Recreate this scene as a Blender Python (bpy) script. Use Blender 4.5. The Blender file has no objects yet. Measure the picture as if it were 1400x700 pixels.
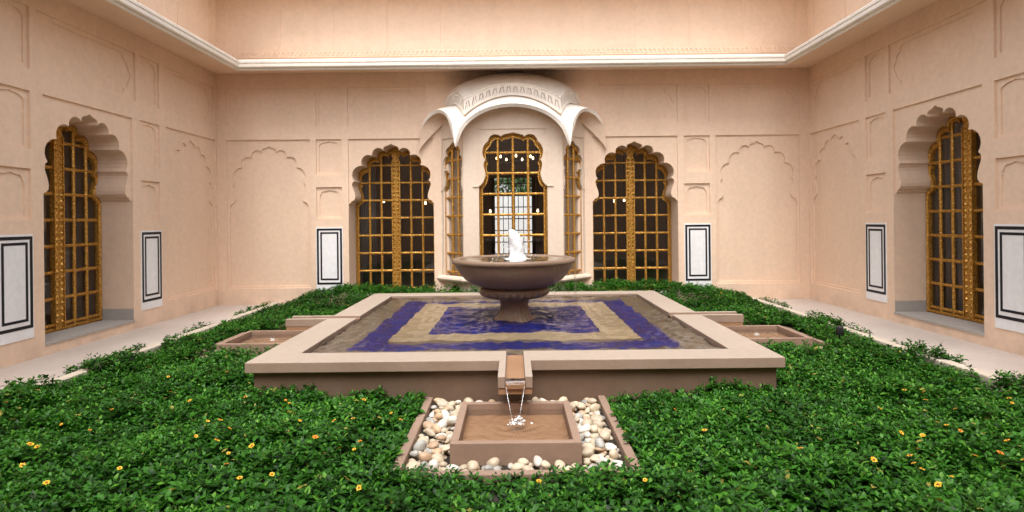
import bpy, bmesh, math, random
import numpy as np
from mathutils import Vector, Matrix
from mathutils.geometry import delaunay_2d_cdt

random.seed(7)
rng = np.random.default_rng(11)
scene = bpy.context.scene
col = scene.collection
R = math.radians

# ------------------------------------------------------------------ camera
CAM = bpy.data.cameras.new('camera')
cam = bpy.data.objects.new('camera', CAM)
col.objects.link(cam)
cam.location = (0.0, 0.0, 1.52)
cam.rotation_euler = (R(90), 0, 0)
cam.rotation_euler = (Matrix.Rotation(R(90), 4, 'X') @ Matrix.Rotation(-0.0105, 4, 'Z')).to_euler()
CAM.sensor_width = 36.0
CAM.lens = 788 / 1400 * 36.0
CAM.shift_y = -50 / 1400
CAM.shift_x = -2 / 1400
CAM.clip_start = 0.05
CAM.clip_end = 2000
scene.camera = cam

# ------------------------------------------------------------------ light
SUN_EL, SUN_AZ = 64.0, 184.0          # azimuth measured clockwise from +Y (north)
world = bpy.data.worlds.new('World')
scene.world = world
world.use_nodes = True
wn = world.node_tree.nodes
wl = world.node_tree.links
wn.clear()
sky = wn.new('ShaderNodeTexSky')
sky.sky_type = 'NISHITA'
sky.sun_disc = False
sky.sun_elevation = R(SUN_EL)
sky.sun_rotation = R(SUN_AZ)
sky.dust_density = 4.0
hsv = wn.new('ShaderNodeHueSaturation')       # overcast: the sky has lost most of its blue
hsv.inputs['Saturation'].default_value = 0.22
bg = wn.new('ShaderNodeBackground')
bg.inputs['Strength'].default_value = 0.15
wo = wn.new('ShaderNodeOutputWorld')
wl.new(sky.outputs[0], hsv.inputs['Color'])
wl.new(hsv.outputs[0], bg.inputs['Color'])
wl.new(bg.outputs[0], wo.inputs['Surface'])

sl = bpy.data.lights.new('sun', 'SUN')
sl.energy = 0.5
sl.angle = R(40)
sl.color = (1.0, 0.93, 0.84)
sun = bpy.data.objects.new('sun', sl)
col.objects.link(sun)
az, el = R(SUN_AZ), R(SUN_EL)
sdir = Vector((math.sin(az) * math.cos(el), math.cos(az) * math.cos(el), math.sin(el)))
sun.rotation_euler = (-sdir).to_track_quat('-Z', 'Y').to_euler()
sun.location = (0, 0, 30)

vs = scene.view_settings
vs.view_transform = 'Standard'
vs.look = 'None'
vs.gamma = 1.0
vs.exposure = 1.48
vs.use_curve_mapping = False
scene.render.engine = 'CYCLES'
scene.cycles.use_denoising = True
scene.cycles.max_bounces = 12
scene.cycles.diffuse_bounces = 6
scene.cycles.caustics_refractive = True
scene.cycles.caustics_reflective = False
scene.cycles.sample_clamp_indirect = 6.0


# ------------------------------------------------------------------ materials
def lin(r, g, b):
    f = lambda c: (c / 255 / 12.92) if c / 255 <= 0.04045 else ((c / 255 + 0.055) / 1.055) ** 2.4
    return (f(r), f(g), f(b))


def new_mat(name):
    m = bpy.data.materials.new(name)
    m.use_nodes = True
    nt = m.node_tree
    nt.nodes.clear()
    out = nt.nodes.new('ShaderNodeOutputMaterial')
    return m, nt, out


def coords(nt, scale=(1, 1, 1)):
    g = nt.nodes.new('ShaderNodeNewGeometry')     # world position: alike pieces never repeat
    mp = nt.nodes.new('ShaderNodeMapping')
    mp.inputs['Scale'].default_value = scale
    nt.links.new(g.outputs['Position'], mp.inputs['Vector'])
    return mp.outputs[0]


def noise(nt, vec, scale, detail=4, rough=0.55):
    n = nt.nodes.new('ShaderNodeTexNoise')
    n.inputs['Scale'].default_value = scale
    n.inputs['Detail'].default_value = detail
    n.inputs['Roughness'].default_value = rough
    if vec is not None:
        nt.links.new(vec, n.inputs['Vector'])
    return n.outputs['Fac']


def ramp(nt, fac, stops):
    r = nt.nodes.new('ShaderNodeValToRGB')
    e = r.color_ramp.elements
    while len(e) < len(stops):
        e.new(0.5)
    for k, (p, c) in enumerate(stops):
        e[k].position = p
        e[k].color = (c[0], c[1], c[2], 1)
    nt.links.new(fac, r.inputs[0])
    return r.outputs[0]


def mixc(nt, a, b, fac, mode='MIX'):
    m = nt.nodes.new('ShaderNodeMix')
    m.data_type = 'RGBA'
    m.blend_type = mode
    for s, v in ((m.inputs[6], a), (m.inputs[7], b)):
        if isinstance(v, tuple):
            s.default_value = (v[0], v[1], v[2], 1)
        else:
            nt.links.new(v, s)
    if isinstance(fac, (int, float)):
        m.inputs[0].default_value = fac
    else:
        nt.links.new(fac, m.inputs[0])
    return m.outputs[2]


def bump(nt, h, strength=0.2, dist=0.01):
    b = nt.nodes.new('ShaderNodeBump')
    b.inputs['Strength'].default_value = strength
    b.inputs['Distance'].default_value = dist
    nt.links.new(h, b.inputs['Height'])
    return b.outputs[0]


def princ(nt, out, color, rough=0.8, metal=0.0, normal=None, spec=0.5):
    p = nt.nodes.new('ShaderNodeBsdfPrincipled')
    if isinstance(color, tuple):
        p.inputs['Base Color'].default_value = (*color, 1)
    else:
        nt.links.new(color, p.inputs['Base Color'])
    if isinstance(rough, (int, float)):
        p.inputs['Roughness'].default_value = rough
    else:
        nt.links.new(rough, p.inputs['Roughness'])
    p.inputs['Metallic'].default_value = metal
    p.inputs['Specular IOR Level'].default_value = spec
    if normal is not None:
        nt.links.new(normal, p.inputs['Normal'])
    nt.links.new(p.outputs[0], out.inputs['Surface'])
    return p


def plaster(name, base, vary=0.10, stain=0.0, bstr=0.12, rough=0.85):
    m, nt, out = new_mat(name)
    v = coords(nt)
    n1 = noise(nt, v, 0.9, 5)
    n2 = noise(nt, v, 14, 5)
    vst = coords(nt, (1.7, 1.7, 0.22))
    n3 = noise(nt, vst, 1.6, 4)
    d = tuple(c * (1 - vary) for c in base)
    l = tuple(min(1, c * (1 + vary * 0.6)) for c in base)
    c1 = ramp(nt, n1, [(0.3, d), (0.7, l)])
    c2 = mixc(nt, c1, ramp(nt, n2, [(0.35, (0.86,) * 3), (0.65, (1.0,) * 3)]), 0.5, 'MULTIPLY')
    if stain:
        c2 = mixc(nt, c2, ramp(nt, n3, [(0.4, (1, 1, 1)), (0.75, (0.80, 0.76, 0.72))]), stain, 'MULTIPLY')
    nb = noise(nt, v, 60, 6)
    princ(nt, out, c2, rough, 0, bump(nt, nb, bstr, 0.01), 0.3)
    return m


M = {}
M['wall'] = plaster('peach_plaster', (0.83, 0.630, 0.478), 0.035, 0.25)


def wall_patches(m):
    # dark brown patch in the angle above the bay roof, damp patches at the foot of the wall
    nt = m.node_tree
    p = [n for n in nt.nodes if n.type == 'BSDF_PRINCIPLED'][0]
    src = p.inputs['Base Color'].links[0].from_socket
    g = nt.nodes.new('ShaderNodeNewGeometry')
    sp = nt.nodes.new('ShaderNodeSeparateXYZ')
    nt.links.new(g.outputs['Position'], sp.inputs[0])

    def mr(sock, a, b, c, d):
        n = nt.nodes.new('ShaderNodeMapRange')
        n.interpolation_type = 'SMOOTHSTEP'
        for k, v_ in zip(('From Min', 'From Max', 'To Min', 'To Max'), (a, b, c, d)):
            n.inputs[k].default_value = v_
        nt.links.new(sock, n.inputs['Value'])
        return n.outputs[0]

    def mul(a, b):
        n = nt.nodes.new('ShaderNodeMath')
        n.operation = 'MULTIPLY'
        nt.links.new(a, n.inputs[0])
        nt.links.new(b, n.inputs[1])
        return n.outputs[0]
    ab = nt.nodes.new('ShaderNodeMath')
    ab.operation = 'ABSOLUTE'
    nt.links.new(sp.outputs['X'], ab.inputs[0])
    dark_patch = mul(mul(mr(ab.outputs[0], 0.55, 1.55, 0.85, 0.0), mul(mr(sp.outputs['Z'], 3.75, 4.15, 0.0, 1.0), mr(sp.outputs['Z'], 4.3, 4.4, 1.0, 0.0))),
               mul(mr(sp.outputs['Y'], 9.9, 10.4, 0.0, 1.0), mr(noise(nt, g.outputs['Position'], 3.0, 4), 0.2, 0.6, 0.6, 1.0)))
    damp = mul(mr(sp.outputs['Z'], 0.02, 0.34, 0.55, 0.0), mr(noise(nt, g.outputs['Position'], 2.2, 5), 0.35, 0.7, 0.0, 1.0))
    c = mixc(nt, src, (0.09, 0.055, 0.035), dark_patch)
    c = mixc(nt, c, (0.50, 0.37, 0.285), damp)
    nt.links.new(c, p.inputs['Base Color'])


wall_patches(M['wall'])
M['trim'] = plaster('pale_cream_plaster', (0.82, 0.755, 0.675), 0.05, 0.3)
M['bay'] = plaster('cream_plaster', (0.73, 0.60, 0.485), 0.05, 0.4)
M['white'] = plaster('white_paint', (0.86, 0.87, 0.89), 0.03, 0.35)
M['black'] = plaster('black_paint', (0.012, 0.012, 0.018), 0.15, 0, 0.05, 0.5)
M['pave'] = plaster('pinkish_paving', (0.56, 0.485, 0.43), 0.10, 0.0, 0.2)
M['sill'] = plaster('grey_sill_stone', (0.42, 0.39, 0.36), 0.08, 0.0)
M['kerb'] = plaster('pale_kerb_stone', (0.60, 0.52, 0.42), 0.14, 0.0, 0.4)
M['coping'] = plaster('cream_coping_stone', (0.385, 0.315, 0.255), 0.07, 0.0, 0.08, 0.65)
M['edge'] = plaster('darker_coping_edge', (0.33, 0.24, 0.182), 0.12, 0.5, 0.2, 0.75)
M['brown'] = plaster('brown_sandstone', (0.185, 0.120, 0.083), 0.16, 0.6, 0.2, 0.7)
M['tray'] = plaster('pinkish_brown_stone', (0.30, 0.203, 0.148), 0.14, 0.0, 0.25, 0.7)
M['bowl'] = plaster('dark_sandstone_wet', (0.245, 0.165, 0.118), 0.16, 0.7, 0.15, 0.38)
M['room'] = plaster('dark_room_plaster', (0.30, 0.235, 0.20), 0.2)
M['farwall'] = plaster('pale_outer_wall', (0.75, 0.77, 0.76), 0.05)
M['furn'] = plaster('dark_timber', (0.03, 0.02, 0.015), 0.2, 0, 0.1, 0.5)
M['curtain'] = plaster('grey_curtain_cloth', (0.22, 0.21, 0.205), 0.1)
M['iron'] = plaster('dark_iron', (0.02, 0.02, 0.022), 0.1, 0, 0.1, 0.5)


def soil():
    m, nt, out = new_mat('dark_soil')
    v = coords(nt)
    c = ramp(nt, noise(nt, v, 30, 6), [(0.3, (0.012, 0.010, 0.007)), (0.7, (0.035, 0.028, 0.018))])
    princ(nt, out, c, 0.95, 0, bump(nt, noise(nt, v, 50, 5), 0.8, 0.02))
    return m


M['soil'] = soil()


def gold():
    m, nt, out = new_mat('embossed_gilt_brass')
    v = coords(nt)
    n = noise(nt, v, 45, 4, 0.7)
    vo = nt.nodes.new('ShaderNodeTexVoronoi')
    vo.inputs['Scale'].default_value = 38
    nt.links.new(v, vo.inputs['Vector'])
    c = ramp(nt, n, [(0.30, (0.17, 0.068, 0.010)), (0.50, (0.50, 0.245, 0.038)), (0.70, (0.84, 0.53, 0.15))])
    rr = ramp(nt, n, [(0.3, (0.50,) * 3), (0.7, (0.28,) * 3)])
    princ(nt, out, c, rr, 0.55, bump(nt, vo.outputs['Distance'], 0.7, 0.010))
    return m


M['gold'] = gold()


def glass():
    m, nt, out = new_mat('dark_window_glass')
    fr = nt.nodes.new('ShaderNodeFresnel')
    ge = nt.nodes.new('ShaderNodeNewGeometry')       # a pane reflects alike from either face
    mr = nt.nodes.new('ShaderNodeMapRange')
    mr.inputs['To Min'].default_value = 1.75
    mr.inputs['To Max'].default_value = 1 / 1.75
    nt.links.new(ge.outputs['Backfacing'], mr.inputs['Value'])
    nt.links.new(mr.outputs[0], fr.inputs['IOR'])
    v = coords(nt)
    nb = bump(nt, noise(nt, v, 1.8, 2), 0.03, 0.02)
    gl = nt.nodes.new('ShaderNodeBsdfGlossy')
    gl.inputs['Roughness'].default_value = 0.02
    nt.links.new(nb, gl.inputs['Normal'])
    tr = nt.nodes.new('ShaderNodeBsdfTransparent')
    tr.inputs['Color'].default_value = (0.80, 0.80, 0.80, 1)
    mx = nt.nodes.new('ShaderNodeMixShader')
    nt.links.new(fr.outputs[0], mx.inputs[0])
    nt.links.new(tr.outputs[0], mx.inputs[1])
    nt.links.new(gl.outputs[0], mx.inputs[2])
    nt.links.new(mx.outputs[0], out.inputs['Surface'])
    return m


M['glass'] = glass()


def water(name, scale, strength, tint, dist=0.02):
    m, nt, out = new_mat(name)
    v = coords(nt, (1.0, 1.6, 1.0))
    n1 = noise(nt, v, scale, 3, 0.6)
    n2 = noise(nt, v, scale * 3.1, 2, 0.5)
    ad = nt.nodes.new('ShaderNodeMath')
    ad.operation = 'MULTIPLY_ADD'
    ad.inputs[1].default_value = 0.35
    nt.links.new(n2, ad.inputs[0])
    nt.links.new(n1, ad.inputs[2])
    nb = bump(nt, ad.outputs[0], strength, dist)
    p = princ(nt, out, tint, 0.0, 0, nb)
    p.inputs['Transmission Weight'].default_value = 1.0
    p.inputs['IOR'].default_value = 1.33
    return m


M['water'] = water('rippled_pool_water', 9.0, 0.45, (0.96, 0.97, 0.97), 0.02)


def thin_water(name, scale, strength):
    # a few centimetres of clear water: mirror at grazing angles, see-through otherwise
    m, nt, out = new_mat(name)
    v = coords(nt)
    nb = bump(nt, noise(nt, v, scale, 3, 0.6), strength, 0.03)
    fr = nt.nodes.new('ShaderNodeFresnel')
    fr.inputs['IOR'].default_value = 1.33
    nt.links.new(nb, fr.inputs['Normal'])
    gl = nt.nodes.new('ShaderNodeBsdfGlossy')
    gl.inputs['Roughness'].default_value = 0.03
    nt.links.new(nb, gl.inputs['Normal'])
    tr = nt.nodes.new('ShaderNodeBsdfTransparent')
    tr.inputs['Color'].default_value = (0.93, 0.92, 0.90, 1)
    mx = nt.nodes.new('ShaderNodeMixShader')
    nt.links.new(fr.outputs[0], mx.inputs[0])
    nt.links.new(tr.outputs[0], mx.inputs[1])
    nt.links.new(gl.outputs[0], mx.inputs[2])
    nt.links.new(mx.outputs[0], out.inputs['Surface'])
    return m


M['basin_water'] = thin_water('rippled_basin_water', 9.0, 0.6)
M['wet'] = plaster('wet_orange_brown_stone', (0.36, 0.205, 0.115), 0.25, 0.0, 0.25, 0.4)


def foam():
    m, nt, out = new_mat('white_foaming_water')
    v = coords(nt)
    p = princ(nt, out, (0.90, 0.92, 0.94), 0.25, 0, bump(nt, noise(nt, v, 70, 6, 0.7), 0.8, 0.02))
    p.inputs['Subsurface Weight'].default_value = 0.4
    p.inputs['Subsurface Radius'].default_value = (0.05, 0.05, 0.05)
    return m


M['foam'] = foam()


def stream():
    m, nt, out = new_mat('thin_falling_water')
    v = coords(nt, (40, 40, 6))
    g = nt.nodes.new('ShaderNodeBsdfGlossy')
    g.inputs['Roughness'].default_value = 0.12
    nt.links.new(bump(nt, noise(nt, v, 1.0, 3), 0.6, 0.01), g.inputs['Normal'])
    t = nt.nodes.new('ShaderNodeBsdfTransparent')
    t.inputs['Color'].default_value = (0.95, 0.97, 0.98, 1)
    mx = nt.nodes.new('ShaderNodeMixShader')
    f = nt.nodes.new('ShaderNodeMath')
    f.operation = 'MULTIPLY'
    f.inputs[1].default_value = 0.5
    nt.links.new(noise(nt, v, 1.4, 3), f.inputs[0])
    nt.links.new(f.outputs[0], mx.inputs[0])
    nt.links.new(t.outputs[0], mx.inputs[1])
    nt.links.new(g.outputs[0], mx.inputs[2])
    nt.links.new(mx.outputs[0], out.inputs['Surface'])
    return m


M['stream'] = stream()


def tiles(name, a, b, scale):
    m, nt, out = new_mat(name)
    v = coords(nt)
    br = nt.nodes.new('ShaderNodeTexBrick')
    br.offset = 0.0
    br.inputs['Scale'].default_value = scale
    br.inputs['Brick Width'].default_value = 0.5
    br.inputs['Row Height'].default_value = 0.5
    br.inputs['Mortar Size'].default_value = 0.035
    br.inputs['Color1'].default_value = (*a, 1)
    br.inputs['Color2'].default_value = (*b, 1)
    br.inputs['Mortar'].default_value = (a[0] * 1.5 + 0.02, a[1] * 1.5 + 0.02, a[2] * 1.2 + 0.02, 1)
    nt.links.new(v, br.inputs['Vector'])
    c = mixc(nt, br.outputs['Color'], ramp(nt, noise(nt, v, 2.5, 4), [(0.3, (0.75,) * 3), (0.7, (1.1,) * 3)]), 0.7, 'MULTIPLY')
    princ(nt, out, c, 0.35)
    return m


M['blue'] = tiles('cobalt_mosaic', (0.004, 0.008, 0.105), (0.014, 0.018, 0.24), 13)
M['margin'] = plaster('weathered_pool_margin', (0.20, 0.152, 0.105), 0.25, 0.0, 0.2, 0.5)
M['tan'] = plaster('tan_pool_stone', (0.42, 0.315, 0.19), 0.22, 0.0, 0.2, 0.5)


def leaf():
    m, nt, out = new_mat('glossy_green_leaf')
    at = nt.nodes.new('ShaderNodeAttribute')
    at.attribute_name = 'tone'
    c = ramp(nt, at.outputs['Fac'], [(0.0, (0.007, 0.032, 0.004)), (0.45, (0.021, 0.096, 0.006)),
                                     (0.8, (0.050, 0.195, 0.015)), (0.95, (0.125, 0.30, 0.030)), (1.0, (0.32, 0.28, 0.06))])
    p = nt.nodes.new('ShaderNodeBsdfPrincipled')
    nt.links.new(c, p.inputs['Base Color'])
    p.inputs['Roughness'].default_value = 0.46
    p.inputs['Specular IOR Level'].default_value = 0.25
    tl = nt.nodes.new('ShaderNodeBsdfTranslucent')
    c2 = mixc(nt, c, (0.9, 1.3, 0.5), 1.0, 'MULTIPLY')
    nt.links.new(c2, tl.inputs['Color'])
    mx = nt.nodes.new('ShaderNodeMixShader')
    mx.inputs[0].default_value = 0.22
    nt.links.new(p.outputs[0], mx.inputs[1])
    nt.links.new(tl.outputs[0], mx.inputs[2])
    nt.links.new(mx.outputs[0], out.inputs['Surface'])
    return m


M['leaf'] = leaf()


def plain(name, c, rough=0.6, metal=0.0):
    m, nt, out = new_mat(name)
    v = coords(nt)
    cc = ramp(nt, noise(nt, v, 60, 3), [(0.3, tuple(x * 0.75 for x in c)), (0.7, c)])
    princ(nt, out, cc, rough, metal)
    return m


M['petal_y'] = plain('yellow_petal', (0.85, 0.50, 0.02))
M['petal_o'] = plain('orange_petal', (0.80, 0.30, 0.015))
M['centre'] = plain('flower_centre', (0.32, 0.10, 0.012))
M['stem'] = plain('green_stem', (0.05, 0.14, 0.03))


def emis(name, c, s):
    m, nt, out = new_mat(name)
    e = nt.nodes.new('ShaderNodeEmission')
    e.inputs['Color'].default_value = (*c, 1)
    e.inputs['Strength'].default_value = s
    nt.links.new(e.outputs[0], out.inputs['Surface'])
    return m


M['bulb'] = emis('lit_bulb', (1.0, 0.70, 0.36), 4.0)


def pebble_mat(name, c):
    m, nt, out = new_mat(name)
    oi = nt.nodes.new('ShaderNodeObjectInfo')
    v = coords(nt)
    n = noise(nt, v, 22, 5, 0.6)
    lo = tuple(x * 0.80 for x in c)
    c1 = ramp(nt, n, [(0.3, lo), (0.7, c)])
    c2 = mixc(nt, c1, ramp(nt, oi.outputs['Random'], [(0, (0.74, 0.72, 0.72)), (1, (1.1, 1.08, 1.05))]), 0.9, 'MULTIPLY')
    princ(nt, out, c2, 0.5, 0, bump(nt, noise(nt, v, 90, 4), 0.1, 0.005))
    return m


PEB = {
    'cream': pebble_mat('cream_pebble', (0.64, 0.54, 0.395)),
    'white': pebble_mat('white_pebble', (0.68, 0.645, 0.58)),
    'tan': pebble_mat('tan_pebble', (0.56, 0.39, 0.25)),
    'grey': pebble_mat('grey_pebble', (0.40, 0.40, 0.37)),
}


# ------------------------------------------------------------------ mesh helpers
class MB:
    def __init__(s):
        s.v, s.f = [], []

    def add(s, verts, faces):
        n = len(s.v)
        s.v += [tuple(p) for p in verts]
        s.f += [tuple(i + n for i in f) for f in faces]

    def box(s, a, b, T=None):
        x0, y0, z0 = a
        x1, y1, z1 = b
        vs_ = [(x0, y0, z0), (x1, y0, z0), (x1, y1, z0), (x0, y1, z0), (x0, y0, z1), (x1, y0, z1), (x1, y1, z1), (x0, y1, z1)]
        if T:
            vs_ = [T(*p) for p in vs_]
        s.add(vs_, [(0, 3, 2, 1), (4, 5, 6, 7), (0, 1, 5, 4), (1, 2, 6, 5), (2, 3, 7, 6), (3, 0, 4, 7)])

    def ridge_bar(s, p0, p1, width, depth, T, axis):
        # bar in (u,v) from p0 to p1 with a raised ridge towards the viewer (w up)
        h = width / 2
        (u0, v0), (u1, v1) = p0, p1
        prof = [(-h, 0), (-h, depth * 0.6), (-h * 0.35, depth), (h * 0.35, depth), (h, depth * 0.6), (h, 0)]
        ring = []
        for (u, v) in (p0, p1):
            for (o, w) in prof:
                ring.append(T(u + o, v, w) if axis == 'v' else T(u, v + o, w))
        n = len(prof)
        fs = [(i, (i + 1) % n, n + (i + 1) % n, n + i) for i in range(n)]
        fs += [tuple(range(n))[::-1], tuple(range(n, 2 * n))]
        s.add(ring, fs)

    def lathe(s, prof, cx, cy, seg=48, mod=None):
        n = len(prof)
        vv = []
        for k in range(seg):
            a = 2 * math.pi * k / seg
            for (r, z) in prof:
                rr = r * (mod(a, r, z) if mod else 1)
                vv.append((cx + rr * math.cos(a), cy + rr * math.sin(a), z))
        ff = []
        for k in range(seg):
            k2 = (k + 1) % seg
            for i in range(n - 1):
                ff.append((k * n + i, k2 * n + i, k2 * n + i + 1, k * n + i + 1))
        s.add(vv, ff)

    def mesh(s, name, smooth=False):
        me = bpy.data.meshes.new(name)
        me.from_pydata(s.v, [], s.f)
        me.update()
        if smooth:
            me.polygons.foreach_set('use_smooth', [True] * len(me.polygons))
        return me

    def build(s, name, mat, parent=None, smooth=False, fix=True):
        me = s.mesh(name, smooth)
        if fix:
            bm = bmesh.new()
            bm.from_mesh(me)
            bmesh.ops.recalc_face_normals(bm, faces=bm.faces)
            bm.to_mesh(me)
            bm.free()
        me.materials.append(mat)
        o = bpy.data.objects.new(name, me)
        col.objects.link(o)
        if parent is not None:
            o.parent = parent
        return o


def empty(name, loc=(0, 0, 0)):
    o = bpy.data.objects.new(name, None)
    o.empty_display_size = 0.1
    col.objects.link(o)
    return o          # roots stay at the origin so that part meshes keep world coordinates


def tag(o, label, cat, group=None):
    o['label'] = label
    o['category'] = cat
    if 'kind' not in o:
        o['kind'] = 'thing'
    if group:
        o['group'] = group
    return o


def struct(o):
    o['kind'] = 'structure'
    return o


def pip(p, poly):
    x, y = p
    c = False
    n = len(poly)
    j = n - 1
    for i in range(n):
        xi, yi = poly[i]
        xj, yj = poly[j]
        if (yi > y) != (yj > y) and x < (xj - xi) * (y - yi) / (yj - yi) + xi:
            c = not c
        j = i
    return c


def sheet(mb, outer, holes, w, T):
    pts, eds = [], []
    for loop in [outer] + holes:
        n0 = len(pts)
        pts += [Vector(p) for p in loop]
        eds += [(n0 + i, n0 + (i + 1) % len(loop)) for i in range(len(loop))]
    vo, _, fo, _, _, _ = delaunay_2d_cdt(pts, eds, [], 0, 1e-5)
    keep = []
    for f in fo:
        c = (sum(vo[i].x for i in f) / len(f), sum(vo[i].y for i in f) / len(f))
        if pip(c, outer) and not any(pip(c, h) for h in holes):
            keep.append(tuple(f))
    mb.add([T(p.x, p.y, w) for p in vo], keep)


def reveal(mb, loop, w0, w1, T, skip=None):
    n = len(loop)
    for i in range(n):
        a, b = loop[i], loop[(i + 1) % n]
        if skip and skip(a, b):
            continue
        mb.add([T(*a, w0), T(*b, w0), T(*b, w1), T(*a, w1)], [(0, 1, 2, 3)])


def rect(u0, v0, u1, v1):
    return [(u0, v0), (u1, v0), (u1, v1), (u0, v1)]


def clip_rect(poly, u0, v0, u1, v1):
    def cl(ps, ins, inter):
        o = []
        for i in range(len(ps)):
            a, b = ps[i - 1], ps[i]
            if ins(b):
                if not ins(a):
                    o.append(inter(a, b))
                o.append(b)
            elif ins(a):
                o.append(inter(a, b))
        return o

    def ix(x):
        return lambda a, b: (x, a[1] + (b[1] - a[1]) * (x - a[0]) / (b[0] - a[0]))

    def iy(y):
        return lambda a, b: (a[0] + (b[0] - a[0]) * (y - a[1]) / (b[1] - a[1]), y)

    for ins, it in ((lambda p: p[0] >= u0, ix(u0)), (lambda p: p[0] <= u1, ix(u1)),
                    (lambda p: p[1] >= v0, iy(v0)), (lambda p: p[1] <= v1, iy(v1))):
        if len(poly) < 3:
            return []
        poly = cl(poly, ins, it)
    return poly


def area(p):
    return abs(sum(p[i - 1][0] * p[i][1] - p[i][0] * p[i - 1][1] for i in range(len(p)))) / 2


# wall frames: (u along the wall, v height, w towards the court)
BX, BY = 5.44, 10.6


def T_back(u, v, w):
    return (u, BY - w, v)


def T_left(u, v, w):
    return (-BX + w, u, v)


def T_right(u, v, w):
    return (BX - w, u, v)


# ------------------------------------------------------------------ arch outlines
def arc(a, b, sag, n=7):
    """points from a (exclusive) to b (inclusive), bulging to the right of a->b"""
    ax, ay = a
    bx, by = b
    dx, dy = bx - ax, by - ay
    L = math.hypot(dx, dy)
    nx, ny = dy / L, -dx / L
    h = sag * L
    r = (L * L / 4 + h * h) / (2 * h)
    out = []
    cx, cy = (ax + bx) / 2 - nx * (r - h), (ay + by) / 2 - ny * (r - h)
    a0 = math.atan2(ay - cy, ax - cx)
    a1 = math.atan2(by - cy, bx - cx)
    while a1 < a0:
        a1 += 2 * math.pi
    for k in range(1, n + 1):
        t = a0 + (a1 - a0) * k / n
        out.append((cx + r * math.cos(t), cy + r * math.sin(t)))
    return out


def foil_half(n=7):
    """right half of the nine-lobed arch, from springing to apex, apex at (0,0)"""
    p = [(0.78, -1.105), (0.748, -1.075), (0.748, -1.058), (0.70, -1.04), (0.672, -1.005), (0.668, -0.96),
         (0.680, -0.90), (0.702, -0.84), (0.722, -0.79), (0.728, -0.745), (0.715, -0.705), (0.684, -0.685)]
    p += arc((0.684, -0.685), (0.541, -0.398), 0.33, n)
    p += arc((0.541, -0.398), (0.350, -0.216), 0.36, n)
    p += arc((0.350, -0.216), (0.140, -0.122), 0.40, n)
    p += [(0.146, -0.085), (0.128, -0.058), (0.092, -0.042), (0.052, -0.030), (0.022, -0.014), (0.0, 0.0)]
    return p


def arch_poly(half, uc, v_apex, v_bot, su=1.0, sv=1.0):
    r = [(uc + x * su, v_apex + y * sv) for x, y in half]
    l = [(2 * uc - x, y) for x, y in reversed(r[:-1])]
    out = [(uc + half[0][0] * su, v_bot)] + r + l + [(uc - half[0][0] * su, v_bot)]
    return out                                             # counter-clockwise from lower right


def simple_arch(uc, hw, v0, vs_, va, n=10):
    pts = [(uc + hw, v0), (uc + hw, vs_)]
    for k in range(1, n):
        t = k / n
        x = hw * math.cos(t * math.pi / 2)
        y = vs_ + (va - vs_) * (math.sin(t * math.pi / 2) ** 0.9)
        pts.append((uc + x, y))
    pts.append((uc, va + 0.01))
    pts += [(2 * uc - x, y) for x, y in reversed(pts[:-1])]
    return pts


def cusped_small(uc, hw, v0, vs_, va):
    a = [(hw, vs_), (hw * 0.93, vs_ + 0.0)]
    c1 = (hw * 0.86, vs_ + (va - vs_) * 0.42)
    c2 = (hw * 0.45, vs_ + (va - vs_) * 0.82)
    pts = [(hw, v0)] + a + arc(a[-1], c1, 0.2, 4) + arc(c1, c2, 0.25, 4) + [(hw * 0.2, va - 0.012), (0, va)]
    r = [(uc + x, y) for x, y in pts]
    return r + [(2 * uc - x, y) for x, y in reversed(r[:-1])]


def cartouche(u0, v0, u1, v1):
    """long panel with bracket shaped ends"""
    h = v1 - v0
    e = min(0.22, (u1 - u0) * 0.2)
    end = [(0.0, 0.0), (0.25, 0.03), (0.35, 0.16), (0.62, 0.20), (0.78, 0.34), (1.0, 0.5), (0.78, 0.66), (0.62, 0.80), (0.35, 0.84), (0.25, 0.97), (0.0, 1.0)]
    r = [(u1 - e + x * e, v0 + y * h) for x, y in end]
    l = [(u0 + e - x * e, v0 + y * h) for x, y in reversed(end)]
    return r + l


# ------------------------------------------------------------------ the walls
D1, D2 = 0.030, 0.048         # depth of a recessed panel and of the blind arch in it
Z_TOP = 6.15
V_TOP = 5.2
UP_EAVE = 1.62
APEX, SPR = 2.94, 1.835
SILL = 0.14
P_TOP = 3.03
RECESS = 0.45


def panel_part(parent, T, outer, inner, d1=D1, d2=D2, flush=False):
    mb = MB()
    reveal(mb, outer, 0.0, -d1, T)
    sheet(mb, outer, [inner] if inner else [], -d1, T)
    if inner:
        reveal(mb, inner, -d1, -d2, T)
        sheet(mb, inner, [], -d2, T)
    return mb.build('recessed_panel', M['wall'], parent)


def painted_panel(parent, T, uc, hw=0.245, v0=0.245, v1=1.41):
    mb = MB()
    mb.box((uc - hw, v0, -0.004), (uc + hw, v1, 0.010), T)
    p = mb.build('painted_panel', M['white'], parent)
    p['label'] = 'white painted panel with two black border lines'
    for (iu, itop, ibot) in ((0.014, 0.022, 0.115), (0.078, 0.088, 0.195)):
        w = 0.036 if iu < 0.05 else 0.030
        a, b, c, d = uc - hw + iu, v0 + ibot, uc + hw - iu, v1 - itop
        m2 = MB()
        for (x0, y0, x1, y1) in ((a, b, c, b + w), (a, d - w, c, d), (a, b + w, a + w, d - w), (c - w, b + w, c, d - w)):
            m2.box((x0, y0, 0.0105), (x1, y1, 0.0135), T)
        m2.build('border_line', M['black'], p)
    return p


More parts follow.
